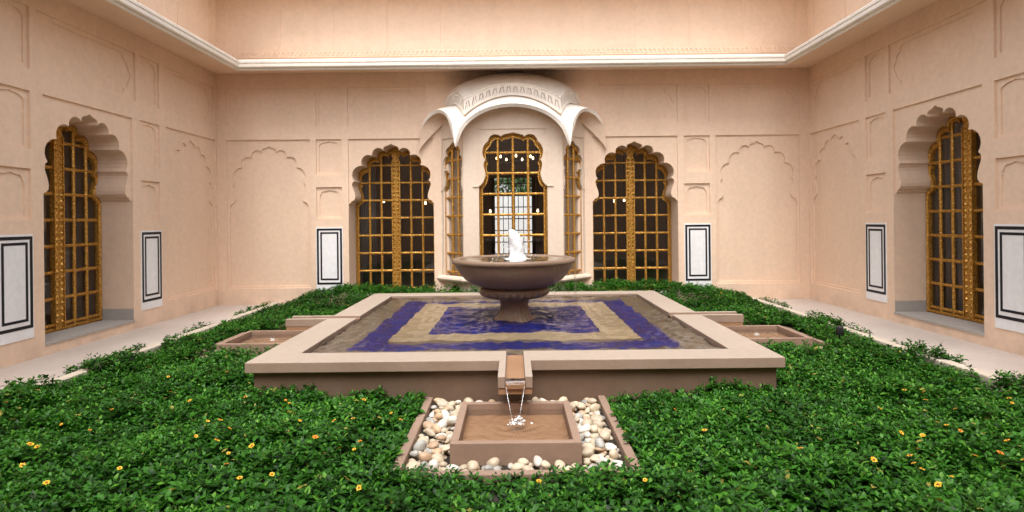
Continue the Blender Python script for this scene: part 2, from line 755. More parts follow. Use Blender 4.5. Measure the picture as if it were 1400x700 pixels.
def make_window(parent, T, uc, outline, inner, w0, cols, rows, stile, name='window', lab=None):
    """gilt lattice: frame band + bars + panes. outline/inner are polygons; w0 the depth of the lattice plane"""
    Tw = lambda u, v, w: T(u, v, w + w0)
    mb = MB()
    sheet(mb, outline, [inner], 0.0, Tw)
    reveal(mb, inner, 0.0, -0.05, Tw)
    mid = [((a[0] + b[0]) / 2, (a[1] + b[1]) / 2) for a, b in zip(outline, inner)]
    mid2 = [(a[0] * 0.3 + b[0] * 0.7, a[1] * 0.3 + b[1] * 0.7) for a, b in zip(outline, inner)]
    n = len(mid)
    for i in range(n):                                        # raised bead along the frame
        j = (i + 1) % n
        pm = [(outline[k][0] * 0.5 + mid[k][0] * 0.5, outline[k][1] * 0.5 + mid[k][1] * 0.5) for k in (i, j)]
        mb.add([Tw(*pm[0], 0.001), Tw(*pm[1], 0.001), Tw(*mid[j], 0.018), Tw(*mid[i], 0.018), Tw(*mid2[j], 0.001), Tw(*mid2[i], 0.001)],
               [(0, 1, 2, 3), (3, 2, 4, 5)])
    win = mb.build(name, M['gold'], parent, fix=False)
    if lab:
        win['label'] = lab
    us = [p[0] for p in inner]
    vs_ = [p[1] for p in inner]
    umin, umax, vmin, vmax = min(us), max(us), min(vs_), max(vs_)
    # bars, clipped to the outline by sampling
    mids = [((a[0] + b[0]) / 2, (a[1] + b[1]) / 2) for a, b in zip(outline, inner)]
    for c in cols:
        ins = [v for v in np.arange(vmin - 0.02, vmax + 0.05, 0.01) if pip((c, v), mids)]
        if ins:
            m2 = MB()
            m2.ridge_bar((c, ins[0]), (c, ins[-1]), 0.044, 0.032, lambda u, v, w: Tw(u, v, w - 0.030), 'v')
            m2.build('vertical_bar', M['gold'], win)
    for r in rows:
        ins = [u for u in np.arange(umin - 0.03, umax + 0.03, 0.01) if pip((u, r), mids)]
        if ins:
            m2 = MB()
            m2.ridge_bar((ins[0], r), (ins[-1], r), 0.042, 0.030, lambda u, v, w: Tw(u, v, w - 0.0315), 'h')
            m2.build('horizontal_bar', M['gold'], win)
    if stile:
        top = vmax - 0.02
        for sgn in (-1, 1):                                       # two closing stiles meet in the middle
            m2 = MB()
            a, b = (uc - stile, uc - 0.002) if sgn < 0 else (uc + 0.002, uc + stile)
            m2.box((a, vmin - 0.02, -0.045), (b, top - 0.16, 0.004), Tw)
            e0, e1 = (a, a + 0.016) if sgn < 0 else (b - 0.016, b)
            m2.box((e0, vmin - 0.02, 0.0045), (e1, top - 0.16, 0.020), Tw)
            k = vmin + 0.03
            while k < top - 0.2:                                  # embossed diamonds
                cu, hh = (a + b) / 2, (b - a) * 0.30
                q = [(cu - hh, k + 0.035), (cu, k), (cu + hh, k + 0.035), (cu, k + 0.07)]
                m2.add([Tw(*p, 0.005) for p in q] + [Tw(cu, k + 0.035, 0.026)], [(0, 1, 4), (1, 2, 4), (2, 3, 4), (3, 0, 4)])
                k += 0.082
            m2.build('stile', M['gold'], win)
        m2 = MB()                                                 # bud finial where the stiles end
        pr = [(0.0, -0.18), (0.075, -0.15), (0.05, -0.10), (0.085, -0.05), (0.045, 0.03), (0.0, 0.09)]
        q = [(uc + x, top + y) for x, y in pr] + [(uc - x, top + y) for x, y in reversed(pr[1:-1])]
        sheet(m2, q, [], 0.012, Tw)
        reveal(m2, q, 0.012, -0.04, Tw)
        m2.build('finial', M['gold'], win)
    # panes
    cu = sorted([umin - 0.01] + list(cols) + ([uc] if stile else []) + [umax + 0.01])
    rv = sorted([vmin - 0.01] + list(rows) + [vmax + 0.01])
    for i in range(len(cu) - 1):
        for j in range(len(rv) - 1):
            p = clip_rect(mids, cu[i] + 0.004, rv[j] + 0.004, cu[i + 1] - 0.004, rv[j + 1] - 0.004)
            if len(p) < 3 or area(p) < 0.0012:
                continue
            m2 = MB()
            sheet(m2, p, [], -0.038, Tw)
            m2.build('pane', M['glass'], win, fix=False)
    return win


HALF = foil_half()
WIN_ROWS = [2.583 - 0.337 * k for k in range(8)]


def arched_window(parent, T, uc, lab):
    """recessed spandrel panel, deep scalloped reveal, sill and gilt lattice"""
    panel = rect(uc - 0.785, SPR, uc + 0.785, P_TOP)
    mb = MB()
    op = arch_poly(HALF, uc, APEX, SILL)
    o_arch = op[1:-1]                                          # from springing to springing
    spand = [(uc + 0.785, SPR), (uc + 0.785, P_TOP), (uc - 0.785, P_TOP), (uc - 0.785, SPR)] + list(reversed(o_arch))
    sheet(mb, spand, [], -D1, T)
    for a, b in (((uc + 0.785, SPR), (uc + 0.785, P_TOP)), ((uc + 0.785, P_TOP), (uc - 0.785, P_TOP)), ((uc - 0.785, P_TOP), (uc - 0.785, SPR))):
        mb.add([T(*a, 0), T(*b, 0), T(*b, -D1), T(*a, -D1)], [(0, 1, 2, 3)])
    for i in range(len(o_arch) - 1):
        a, b = o_arch[i], o_arch[i + 1]
        mb.add([T(*a, -D1), T(*b, -D1), T(*b, -RECESS - 0.03), T(*a, -RECESS - 0.03)], [(0, 1, 2, 3)])
    for s in (-1, 1):                                          # jambs
        u = uc + s * 0.785
        mb.add([T(u, SILL, 0), T(u, SPR, 0), T(u, SPR, -RECESS - 0.03), T(u, SILL, -RECESS - 0.03)], [(0, 1, 2, 3)])
        u2 = uc + s * 0.78
        mb.add([T(u, SPR, 0), T(u2, SPR, 0), T(u2, SPR, -RECESS - 0.03), T(u, SPR, -RECESS - 0.03)], [(0, 1, 2, 3)])
    sp = mb.build('arched_recess', M['wall'], parent, fix=False)
    m2 = MB()
    m2.box((uc - 0.785, SILL - 0.03, -RECESS - 0.03), (uc + 0.785, SILL + 0.002, 0.012), T)
    for s in (-1, 1):                                          # grey stone skirting in the reveal
        u0, u1 = sorted((uc + s * 0.783, uc + s * 0.777))
        m2.box((u0, SILL + 0.002, -RECESS), (u1, SILL + 0.16, -0.004), T)
    m2.build('sill', M['sill'], parent)
    outl = [(uc + (x - uc) * 0.995, y) for x, y in op]
    inn = [(uc + (x - uc) * 0.915, SILL + 0.05 + (y - SILL) * 0.945) for x, y in op]
    cols = [uc - 0.507, uc - 0.284, uc + 0.284, uc + 0.507]
    return make_window(parent, T, uc, outl, inn, -RECESS, cols, WIN_ROWS, 0.082, 'window', lab)


def small_panels(parent, T, uc, upper=True):
    hw = 0.235
    panel_part(parent, T, rect(uc - hw, 2.37, uc + hw, P_TOP), simple_arch(uc, 0.185, 2.41, 2.90, 2.985))
    panel_part(parent, T, rect(uc - hw, 1.57, uc + hw, 2.15), cusped_small(uc, 0.185, 1.61, 1.96, 2.10))
    panel_part(parent, T, rect(uc - hw, 3.28, uc + hw, 3.98), simple_arch(uc, 0.185, 3.33, 3.82, 3.935))
    painted_panel(parent, T, uc)


def blind_arch(parent, T, uc, hw):
    o = rect(uc - hw, 0.30, uc + hw, P_TOP)
    inn = arch_poly(HALF, uc, APEX - 0.02, 0.34, (hw - 0.04) / 0.785, 1.0)
    panel_part(parent, T, o, inn, D1, 0.058)


def small_rects(uc):
    return [rect(uc - 0.235, 2.37, uc + 0.235, P_TOP), rect(uc - 0.235, 1.57, uc + 0.235, 2.15), rect(uc - 0.235, 3.28, uc + 0.235, 3.98)]


EAVE = [(0.0, 4.25), (0.66, 4.145), (0.70, 4.138), (0.715, 4.118), (0.735, 4.112), (0.75, 4.125), (0.748, 4.140), (0.765, 4.148),
        (0.785, 4.150), (0.80, 4.165), (0.802, 4.205), (0.792, 4.212), (0.792, 4.220), (0.806, 4.228), (0.808, 4.262), (0.795, 4.275), (0.74, 4.30), (0.0, 4.46)]


def eave(parent, T, ends, dz=0.0):
    """profile swept along the wall; ends(d) gives the two u limits at distance d (mitred corners)"""
    def sweep(prof, name, mat):
        mb = MB()
        vv = []
        for d, z in prof:
            a, b = ends(d)
            vv += [T(a, z + dz, d), T(b, z + dz, d)]
        mb.add(vv, [(2 * i, 2 * i + 1, 2 * i + 3, 2 * i + 2) for i in range(len(prof) - 1)])
        return mb.build(name, mat, parent, fix=False)
    sweep(EAVE[:5], 'soffit', M['wall'])
    sweep(EAVE[4:], 'eave', M['trim'])


def upper_panels(parent, T, centres, u_lim):
    hs = []
    for c in centres:
        a, b = c - 0.33, c + 0.33
        o = arch_poly([(0.33, 0), (0.30, 0.12), (0.20, 0.30), (0.07, 0.40), (0.0, 0.46)], c, 5.40, 4.66)
        hs.append(o)
        mb = MB()
        reveal(mb, o, 0.0, -0.010, T)
        sheet(mb, o, [], -0.010, T)
        mb.build('upper_panel', M['wall'], parent)
    return hs


def frieze(parent, T, u0, u1):
    mb = MB()
    mb.box((u0, 4.655, 0.0), (u1, 4.668, 0.016), T)
    mb.box((u0, 4.535, 0.0), (u1, 4.550, 0.016), T)
    p = 0.085
    n = int((u1 - u0) / p)
    for k in range(n):                                         # little hanging arches
        a = u0 + k * p
        q = [(a, 4.655), (a, 4.575), (a + 0.012, 4.575), (a + 0.02, 4.615), (a + p / 2, 4.635), (a + p - 0.02, 4.615), (a + p - 0.012, 4.575), (a + p, 4.575), (a + p, 4.655)]
        m = len(q)
        mb.add([T(*x, 0.014) for x in q] + [T(*x, 0.0) for x in q],
               [(0, 1, 2, 3), (0, 3, 4), (0, 4, 8), (4, 5, 8), (5, 6, 7, 8)] + [(i, i + 1, m + i + 1, m + i) for i in range(m - 1)])
    f = mb.build('carved_frieze', M['wall'], parent)
    return f


# back wall
back = tag(empty('courtyard_wall'), 'peach plastered wall behind the bay window with scalloped arches and eave', 'wall')
WX = 2.245
holes = []
for s in (-1, 1):
    op = rect(s * WX - 0.785, SILL, s * WX + 0.785, P_TOP)
    holes.append(op)
    holes += small_rects(s * 3.385)
    holes.append(rect(s * 4.50 - 0.77, 0.30, s * 4.50 + 0.77, P_TOP))
    for (a, b) in ((3.735, 5.28), (1.60, 3.035)):
        a, b = sorted((s * a, s * b))
        holes.append(rect(a, 3.28, b, 3.98))
holes.append(rect(-0.86, 0.20, 0.86, 3.2))                    # opening behind the bay
mb = MB()
UP_B = [-4.90 + 0.98 * k for k in range(11)]
uph = upper_panels(back, T_back, UP_B, BX)
sheet(mb, rect(-BX, -0.05, BX, Z_TOP), holes + uph, 0, T_back)
h0 = rect(-0.86, 0.20, 0.86, 3.2)
reveal(mb, h0, 0, -0.48, T_back)
mb.build('wall_face', M['wall'], back, fix=False)
for s in (-1, 1):
    side = 'left' if s < 0 else 'right'
    arched_window(back, T_back, s * WX, 'tall scalloped gilt lattice window beside the bay')
    small_panels(back, T_back, s * 3.385)
    blind_arch(back, T_back, s * 4.50, 0.77)
    for (a, b) in ((3.735, 5.28), (1.60, 3.035)):
        a, b = sorted((s * a, s * b))
        panel_part(back, T_back, rect(a, 3.28, b, 3.98), cartouche(a + 0.06, 3.34, b - 0.06, 3.92))
frieze(back, T_back, -BX + 0.02, BX - 0.02)
eave(back, T_back, lambda d: (-BX + d, BX - d))
eave(back, T_back, lambda d: (-BX + d, BX - d), UP_EAVE)     # the roof eave of the upper storey, above the frame

# side walls
Y_NEAR = -1.2
YW = 7.46
side_roots = {}
for s, T in ((-1, T_left), (1, T_right)):
    lab = ('peach plastered side wall away from the black garden spotlight, with one gilt window' if s < 0 else
           'peach plastered side wall nearer the black garden spotlight, with one gilt window')
    root = tag(empty('courtyard_wall'), lab, 'wall')
    side_roots[s] = root
    hs = [rect(YW - 0.785, SILL, YW + 0.785, P_TOP)]
    hs += small_rects(YW + 1.19) + small_rects(YW - 1.19)
    hs.append(rect(9.80 - 0.75, 0.30, 9.80 + 0.75, P_TOP))
    hs.append(rect(5.10 - 0.75, 0.30, 5.10 + 0.75, P_TOP))
    long_ = [(8.99, 10.50), (YW - 0.87, YW + 0.87), (4.35, 5.93)]
    for a, b in long_:
        hs.append(rect(a, 3.28, b, 3.98))
    uph = upper_panels(root, T, [10.05 - 0.98 * k for k in range(11)], 0)
    mb = MB()
    sheet(mb, rect(Y_NEAR, -0.05, BY, Z_TOP), hs + uph, 0, T)
    # solid near end of the wall
    mb.add([T(Y_NEAR, -0.05, 0), T(Y_NEAR, Z_TOP, 0), T(Y_NEAR, Z_TOP, -0.5), T(Y_NEAR, -0.05, -0.5)], [(0, 1, 2, 3)])
    mb.build('wall_face', M['wall'], root, fix=False)
    arched_window(root, T, YW, None)
    small_panels(root, T, YW + 1.19)
    small_panels(root, T, YW - 1.19)
    blind_arch(root, T, 9.80, 0.75)
    blind_arch(root, T, 5.10, 0.75)
    for a, b in long_:
        panel_part(root, T, rect(a, 3.28, b, 3.98), cartouche(a + 0.06, 3.34, b - 0.06, 3.92))
    eave(root, T, lambda d: (Y_NEAR, BY - d))
    eave(root, T, lambda d: (Y_NEAR, BY - d), UP_EAVE)

# unseen building added behind the camera, sized to block light from the front
ver = tag(empty('unseen_verandah'), 'unseen open-fronted building behind the camera, added to block light from the front', 'unseen_verandah')
mb = MB()
for a, b in (((-BX, -1.5, 0.0), (-3.3, Y_NEAR - 0.004, 3.2)), ((3.3, -1.5, 0.0), (BX, Y_NEAR - 0.004, 3.2)), ((-BX, -1.5, 3.2), (BX, Y_NEAR - 0.004, V_TOP))):
    mb.box(a, b)
mb.build('wall_face', M['wall'], ver)  # front of the added unseen verandah, blocks light from the front
mb = MB()
mb.box((-BX, -4.0, 3.3), (BX, -1.504, 3.6))
mb.build('unseen_verandah_ceiling', M['wall'], ver)
mb = MB()
mb.box((-BX, -4.3, 0.0), (BX, -4.004, 3.6))
mb.box((-BX - 0.3, -4.3, 0.0), (-BX - 0.004, -1.504, 3.6))
mb.box((BX + 0.004, -4.3, 0.0), (BX + 0.3, -1.504, 3.6))
mb.build('unseen_verandah_inner_wall', M['wall'], ver)

# rooms behind the walls: closed dark shells that open only to the windows
def room(name, x0, x1, y0, y1, z0, z1, open_side, far_open=None):
    mb = MB()
    def quad(a, b, c, d):
        mb.add([a, b, c, d], [(0, 1, 2, 3)])
    quad((x0, y0, z0), (x1, y0, z0), (x1, y1, z0), (x0, y1, z0))
    quad((x0, y0, z1), (x1, y0, z1), (x1, y1, z1), (x0, y1, z1))
    for sd, q in (('-x', ((x0, y0, z0), (x0, y1, z0), (x0, y1, z1), (x0, y0, z1))), ('+x', ((x1, y0, z0), (x1, y1, z0), (x1, y1, z1), (x1, y0, z1))),
                  ('-y', ((x0, y0, z0), (x1, y0, z0), (x1, y0, z1), (x0, y0, z1))), ('+y', ((x0, y1, z0), (x1, y1, z0), (x1, y1, z1), (x0, y1, z1)))):
        if sd == open_side:
            continue
        if far_open and sd == '+y':
            sheet(mb, rect(x0, z0, x1, z1), [far_open], 0, lambda u, v, w: (u, y1, v))
            continue
        quad(*q)
    return struct(mb.build(name, M['room'], None, fix=False))


FAR = rect(-0.60, 0.12, 0.60, 2.72)
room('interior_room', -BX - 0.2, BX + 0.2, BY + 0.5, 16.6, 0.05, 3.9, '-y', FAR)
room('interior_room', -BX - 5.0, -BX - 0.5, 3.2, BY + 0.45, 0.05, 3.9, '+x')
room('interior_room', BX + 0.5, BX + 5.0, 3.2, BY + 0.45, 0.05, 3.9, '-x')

# ------------------------------------------------------------------ bay window (jharokha)
bay = tag(empty('bay_window'), 'cream bay window with curved bangla roof, carved band and gilt lattice', 'bay window')
FX, FY, WXB = 0.874, 10.15, 1.32


def plan(o):
    """corner points of the half octagon offset by o"""
    t = math.tan(R(22.5))
    return [(-WXB - o / math.cos(R(45)), BY), (-FX - o * t, FY - o), (FX + o * t, FY - o), (WXB + o / math.cos(R(45)), BY)]


def seg_arch(q, kind):
    """0 at the ends, 1 in the middle of a side; q in -1..1"""
    return math.sqrt(max(0, 1 - q * q)) if kind == 'e' else 1 - q * q


TIP = 2.80


def edge_h(sidx, q):
    return TIP + (0.71 if sidx == 1 else 0.68) * seg_arch(q, 'e') ** (1.0 if sidx == 1 else 0.8)


def band_lo(sidx, q):
    return 3.38 + (0.34 if sidx == 1 else 0.225) * seg_arch(q, 'p')


def band_hi(sidx, q):
    return 3.67 + (0.27 if sidx == 1 else 0.16) * seg_arch(q, 'p')


def samples(n1=28, n2=16):
    out = []
    for sidx, n in ((0, n2), (1, n1), (2, n2)):
        for k in range(n + (1 if sidx == 2 else 0)):
            out.append((sidx, -1 + 2 * k / n))
    return out


def plan_pt(o, sidx, q):
    P = plan(o)
    a, b = P[sidx], P[sidx + 1]
    t = (q + 1) / 2
    return (a[0] + (b[0] - a[0]) * t, a[1] + (b[1] - a[1]) * t)


S = samples()
NS = len(S)


def surf(rows, name, mat, thick=0.0, smooth=True, parent=bay):
    mb = MB()
    mb.v = [p for r in rows for p in r]
    n = len(rows[0])
    mb.f = [(i * n + j, i * n + j + 1, (i + 1) * n + j + 1, (i + 1) * n + j) for i in range(len(rows) - 1) for j in range(n - 1)]
    o = mb.build(name, mat, parent, smooth, fix=False)
    if thick:
        md = o.modifiers.new('thickness', 'SOLIDIFY')
        md.thickness = thick
        md.offset = -1
        md2 = o.modifiers.new('edges', 'EDGE_SPLIT')
        md2.split_angle = R(40)
    return o


OV = 0.29
rows = []
for t in (0.0, 0.12, 0.3, 0.5, 0.75, 1.0):
    o = OV + (-0.10 - OV) * t
    r = []
    for sidx, q in S:
        x, y = plan_pt(o, sidx, q)
        h0_, h1_ = edge_h(sidx, q), band_lo(sidx, q)
        r.append((x, y, h0_ + (h1_ - h0_) * (t ** 0.85)))
    rows.append(r)
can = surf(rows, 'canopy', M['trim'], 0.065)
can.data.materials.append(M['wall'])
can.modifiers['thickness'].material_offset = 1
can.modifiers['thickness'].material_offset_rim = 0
# carved band: mouldings above and below a drilled frieze with real sunk strokes
PB = [(-0.16, -0.02), (-0.035, -0.02), (-0.022, 0.0), (-0.022, 0.06), (-0.045, 0.07), (-0.06, 0.92), (-0.042, 0.93), (-0.036, 0.985), (-0.075, 1.0)]


def band_rows(sel):
    out_ = []
    for o, f in sel:
        r = []
        for sidx, q in S:
            x, y = plan_pt(o, sidx, q)
            a, b = band_lo(sidx, q), band_hi(sidx, q)
            r.append((x, y, a + (b - a) * f))
        out_.append(r)
    return out_


for sel in (PB[:5], PB[5:]):
    mo = surf(band_rows(sel), 'band_moulding', M['trim'], 0.0, True)
    md2 = mo.modifiers.new('edges', 'EDGE_SPLIT')
    md2.split_angle = R(35)
for sidx, n in ((0, 6), (1, 14), (2, 6)):
    def Tb(u, v, w, sidx=sidx):
        u = max(-1.0, min(1.0, u))
        x, y = plan_pt(-0.045 - 0.015 * (v - 0.07) / 0.85 + w, sidx, u)
        a, b = band_lo(sidx, u), band_hi(sidx, u)
        return (x, y, a + (b - a) * v)
    kk = 30
    outer = [(-1 + 2 * i / kk, 0.07) for i in range(kk + 1)] + [(1 - 2 * i / kk, 0.92) for i in range(kk + 1)]
    strokes = []
    for k in range(n):
        q0 = -1 + 2 * (k + 0.5) / n
        hw = 0.92 / n
        for sg in (-1, 1):
            pr = [(q0 + sg * 0.08 * hw, 0.70), (q0 + sg * 0.36 * hw, 0.76), (q0 + sg * 0.80 * hw, 0.36), (q0 + sg * 0.86 * hw, 0.22), (q0 + sg * 0.52 * hw, 0.26)]
            strokes.append(pr)
        strokes.append([(q0 - 0.07 * hw, 0.40), (q0 + 0.07 * hw, 0.40), (q0 + 0.10 * hw, 0.26), (q0 - 0.10 * hw, 0.26)])
    mb = MB()
    sheet(mb, outer, strokes, 0.0, Tb)
    for st in strokes:
        reveal(mb, st, 0.0, -0.035, Tb)
        mb.add([Tb(u, v, -0.035) for u, v in st], [tuple(range(len(st)))])
    mb.build('carved_band', M['trim'], bay, fix=False)
# upper vault
rows = []
for t in (0.0, 0.06, 0.2, 0.4, 0.65, 0.85, 1.0):
    r = []
    for sidx, q in S:
        x, y = plan_pt(-0.06, sidx, q)
        hb = band_hi(sidx, q) - 0.005
        qx = x
        qy = BY - 0.004
        hw = 3.665 + 0.545 * math.sqrt(max(0, 1 - (qx / 1.245) ** 2))
        yy = y + (qy - y) * t
        r.append((x, yy, hb + (max(hw, hb) - hb) * math.sin(t * math.pi / 2)))
    rows.append(r)
surf(rows, 'vault', M['trim'], 0.0, True)

# body: three faces
BASE = 0.46


def T_face(a, b):
    """frame of a bay face from plan point a to b; u=0 in the middle, w outwards"""
    d = Vector((b[0] - a[0], b[1] - a[1], 0))
    L = d.length
    d.normalize()
    n = Vector((d.y, -d.x, 0))                               # towards the court
    c = Vector(((a[0] + b[0]) / 2, (a[1] + b[1]) / 2, 0))
    return (lambda u, v, w: tuple(c + d * u + n * w + Vector((0, 0, v)))), L


BAY_HALF = [(0.60, -0.945), (0.575, -0.93), (0.53, -0.88), (0.50, -0.80), (0.487, -0.73), (0.502, -0.66), (0.520, -0.59), (0.515, -0.53), (0.487, -0.485)] \
    + arc((0.487, -0.485), (0.44, -0.155), 0.22, 7) + arc((0.44, -0.155), (0.205, -0.075), 0.32, 6) \
    + [(0.19, -0.05), (0.13, -0.032), (0.06, -0.018), (0.0, 0.0)]
NAR_HALF = [(x * 1.40, y) for x, y in [(0.200, -0.86), (0.19, -0.84), (0.165, -0.78), (0.160, -0.70), (0.178, -0.60), (0.175, -0.53), (0.162, -0.50)] \
    + arc((0.162, -0.50), (0.135, -0.24), 0.2, 6) + arc((0.135, -0.24), (0.06, -0.07), 0.25, 5) + [(0.03, -0.03), (0, 0)]]
P0 = plan(0)
for sidx in range(3):
    T, L = T_face(P0[sidx], P0[sidx + 1])
    front = sidx == 1
    ph = 0.60 if front else 0.283
    ap = 3.06 if front else 2.93
    half = BAY_HALF if front else NAR_HALF
    ptop = 3.12 if front else 3.0
    spr = ap + half[0][1]
    dep = 0.10 if front else 0.06
    op = arch_poly(half, 0, ap, BASE + 0.02)
    o_arch = op[1:-1]
    mb = MB()
    top = []
    nn = 20
    for k in range(nn + 1):
        q = 1 - 2 * k / nn
        top.append((q * L / 2, edge_h(sidx, q) + (band_lo(sidx, q) - edge_h(sidx, q)) * (0.74 ** 0.85) - 0.02))
    outer = [(-L / 2, BASE), (L / 2, BASE)] + top
    sheet(mb, outer, [rect(-ph - 0.004, BASE + 0.02, ph + 0.004, ptop)], 0, T)
    spand = [(ph + 0.004, spr), (ph + 0.004, ptop), (-ph - 0.004, ptop), (-ph - 0.004, spr)] + list(reversed(o_arch))
    sheet(mb, spand, [], -0.018, T)
    for a, b in (((ph + 0.004, spr), (ph + 0.004, ptop)), ((ph + 0.004, ptop), (-ph - 0.004, ptop)), ((-ph - 0.004, ptop), (-ph - 0.004, spr))):
        mb.add([T(*a, 0), T(*b, 0), T(*b, -0.018), T(*a, -0.018)], [(0, 1, 2, 3)])
    for i in range(len(o_arch) - 1):
        a, b = o_arch[i], o_arch[i + 1]
        mb.add([T(*a, -0.018), T(*b, -0.018), T(*b, -dep - 0.06), T(*a, -dep - 0.06)], [(0, 1, 2, 3)])
    for s in (-1, 1):
        u = s * (ph + 0.004)
        mb.add([T(u, BASE, 0), T(u, spr, 0), T(u, spr, -dep - 0.06), T(u, BASE, -dep - 0.06)], [(0, 1, 2, 3)])
    mb.build('bay_face', M['bay'], bay, fix=False)
    for s in (-1, 1):                                        # impost ledges at the springing
        m2 = MB()
        a, b = sorted((s * (ph - 0.006), s * (ph + (0.11 if front else 0.025))))
        m2.box((a, spr - 0.014, -0.016), (b, spr + 0.002, 0.020), T)
        m2.build('impost', M['bay'], bay)
    outl = op
    fr = 0.90 if front else 0.90
    inn = [(x * fr, BASE + 0.04 + (y - BASE) * 0.955) for x, y in op]
    if front:
        cols_ = [-0.268, 0.0, 0.268]
        rows_ = [2.71 - 0.368 * k for k in range(7)]
    else:
        cols_ = [-0.085, 0.085]
        rows_ = [2.60 - 0.337 * k for k in range(7)]
    make_window(bay, T, 0, outl, inn, -dep, cols_, rows_, 0, 'window')
# torus base and plinth
for (prof, name) in (([(-0.02, BASE + 0.055), (0.03, BASE + 0.05), (0.065, BASE + 0.025), (0.075, BASE - 0.005), (0.06, BASE - 0.035), (0.02, BASE - 0.05), (-0.03, BASE - 0.055)], 'base_moulding'),
                     ([(-0.03, BASE - 0.05), (-0.05, BASE - 0.15), (-0.02, 0.1), (0.02, 0.06), (0.02, -0.02)], 'plinth')):
    rows = []
    for o, z in prof:
        P = plan(o)
        rows.append([(x, y, z) for x, y in P])
    surf(rows, name, M['bay'], 0.0, False)

# ------------------------------------------------------------------ far screen, yard and furniture seen through the glass
yard = MB()
yard.box((-6, 16.7, -0.06), (6, 21.5, 0.03))
struct(yard.build('yard_paving', M['pave']))
mb = MB()
mb.box((-6, 20.6, 0.03), (6, 20.9, 2.35))
tag(mb.build('garden_wall', M['farwall']), 'pale garden wall glimpsed through the bay window', 'wall')
scr = tag(empty('lattice_door'), 'dark iron lattice door at the back of the room behind the bay', 'door')
for k in range(9):
    x = -0.58 + 0.145 * k
    m2 = MB()
    w = 0.10 if k in (0, 4, 8) else 0.020
    m2.box((x - w / 2, 16.55, 0.06), (x + w / 2, 16.59, 2.72))
    m2.build('vertical_bar', M['iron'], scr)
for k in range(8):
    z = 0.2 + 0.335 * k
    m2 = MB()
    m2.box((-0.60, 16.54, z - 0.014), (0.60, 16.58, z + 0.014))
    m2.build('horizontal_bar', M['iron'], scr)


tb = tag(empty('garden_tree'), 'green tree above the pale garden wall, seen through the bay', 'tree')
mb = MB()
mb.lathe([(0.10, 0.03), (0.08, 1.6), (0.05, 2.9)], 0.3, 21.6, 8)
mb.build('trunk', M['furn'], tb, True)
mb = MB()
trr = random.Random(2)
for k in range(2600):
    a, b_, r_ = trr.uniform(0, 6.28), trr.uniform(-1, 1), trr.random() ** 0.4
    c = Vector((0.3 + 2.2 * r_ * math.cos(a) * math.sqrt(1 - b_ * b_), 21.9 + 0.7 * r_ * math.sin(a), 3.1 + 0.95 * r_ * b_))
    e1 = Vector((trr.uniform(-1, 1), trr.uniform(-1, 1), trr.uniform(-1, 1))).normalized() * 0.09
    e2 = e1.cross(Vector((trr.uniform(-1, 1), trr.uniform(-1, 1), trr.uniform(-1, 1)))).normalized() * 0.04
    mb.add([c - e1, c + e2, c + e1, c - e2], [(0, 1, 2, 3)])
mb.build('crown', M['stem'], tb, fix=False)


def chandelier(x, y, z, r, n, lab):
    t = tag(empty('chandelier'), lab, 'chandelier')
    mb = MB()
    mb.lathe([(0.012, z + 0.9), (0.012, z + 0.2), (0.05, z + 0.12), (0.03, z - 0.02), (0.06, z - 0.08), (0.0, z - 0.12)], x, y, 10)
    mb.build('stem', M['furn'], t, True)
    for k in range(n):
        a = 2 * math.pi * (k + 0.3) / n
        ax, ay = x + r * math.cos(a), y + r * math.sin(a)
        m2 = MB()
        m2.box((-0.008, 0.03, -0.008), (0.008, r, 0.008), lambda u, v, w: (x + v * math.cos(a) - u * math.sin(a), y + v * math.sin(a) + u * math.cos(a), z - 0.05 + w))
        m2.build('arm', M['furn'], t)
        m2 = MB()
        m2.lathe([(0.0, z + 0.005), (0.018, z + 0.02), (0.022, z + 0.04), (0.012, z + 0.065), (0.0, z + 0.08)], ax, ay, 8)
        m2.build('bulb', M['bulb'], t, True)


chandelier(0.05, 12.9, 2.86, 0.42, 7, 'dark chandelier with small lit bulbs behind the bay window')


def pendant(x, y, z, lab):
    t = tag(empty('pendant_lamp'), lab, 'lamp', 'small pendant lamps inside the room')
    mb = MB()
    mb.box((x - 0.006, y - 0.006, z + 0.05), (x + 0.006, y + 0.006, 3.9))
    mb.build('cord', M['furn'], t)
    mb = MB()
    mb.lathe([(0.0, z - 0.024), (0.02, z - 0.014), (0.024, z), (0.02, z + 0.014), (0.012, z + 0.05)], x, y, 10)
    mb.build('globe', M['bulb'], t, True)


for px, pz in ((-2.92, 1.95), (-2.30, 1.92), (-1.98, 1.90), (2.28, 1.90), (2.50, 1.92), (2.72, 1.94), (-0.52, 1.70), (0.55, 1.70)):
    pendant(px, 13.0, pz, 'small lit globe pendant lamp inside the dark room')


def curtain(T0, u0, u1, z0, z1, lab):
    mb = MB()
    n = 60
    vv = []
    for k in range(n + 1):
        u = u0 + (u1 - u0) * k / n
        w = 0.035 * math.sin(k * 1.05) + 0.012 * math.sin(k * 2.3 + 1)
        vv += [T0(u, z0, w), T0(u, z1, w)]
    mb.add(vv, [(2 * k, 2 * k + 2, 2 * k + 3, 2 * k + 1) for k in range(n)])
    o = mb.build('curtain', M['curtain'], None, True, fix=False)
    md = o.modifiers.new('thickness', 'SOLIDIFY')
    md.thickness = 0.006
    return tag(o, lab, 'curtain')


curtain(lambda u, v, w: (u, BY + 0.95 + w, v), -3.15, -2.75, 0.06, 3.4, 'grey curtain inside the room, behind a lattice window next to the bay')
curtain(lambda u, v, w: (BX + 0.95 + w, u, v), 8.0, 9.0, 0.06, 3.4, 'grey curtain behind the side window nearer the black garden spotlight')


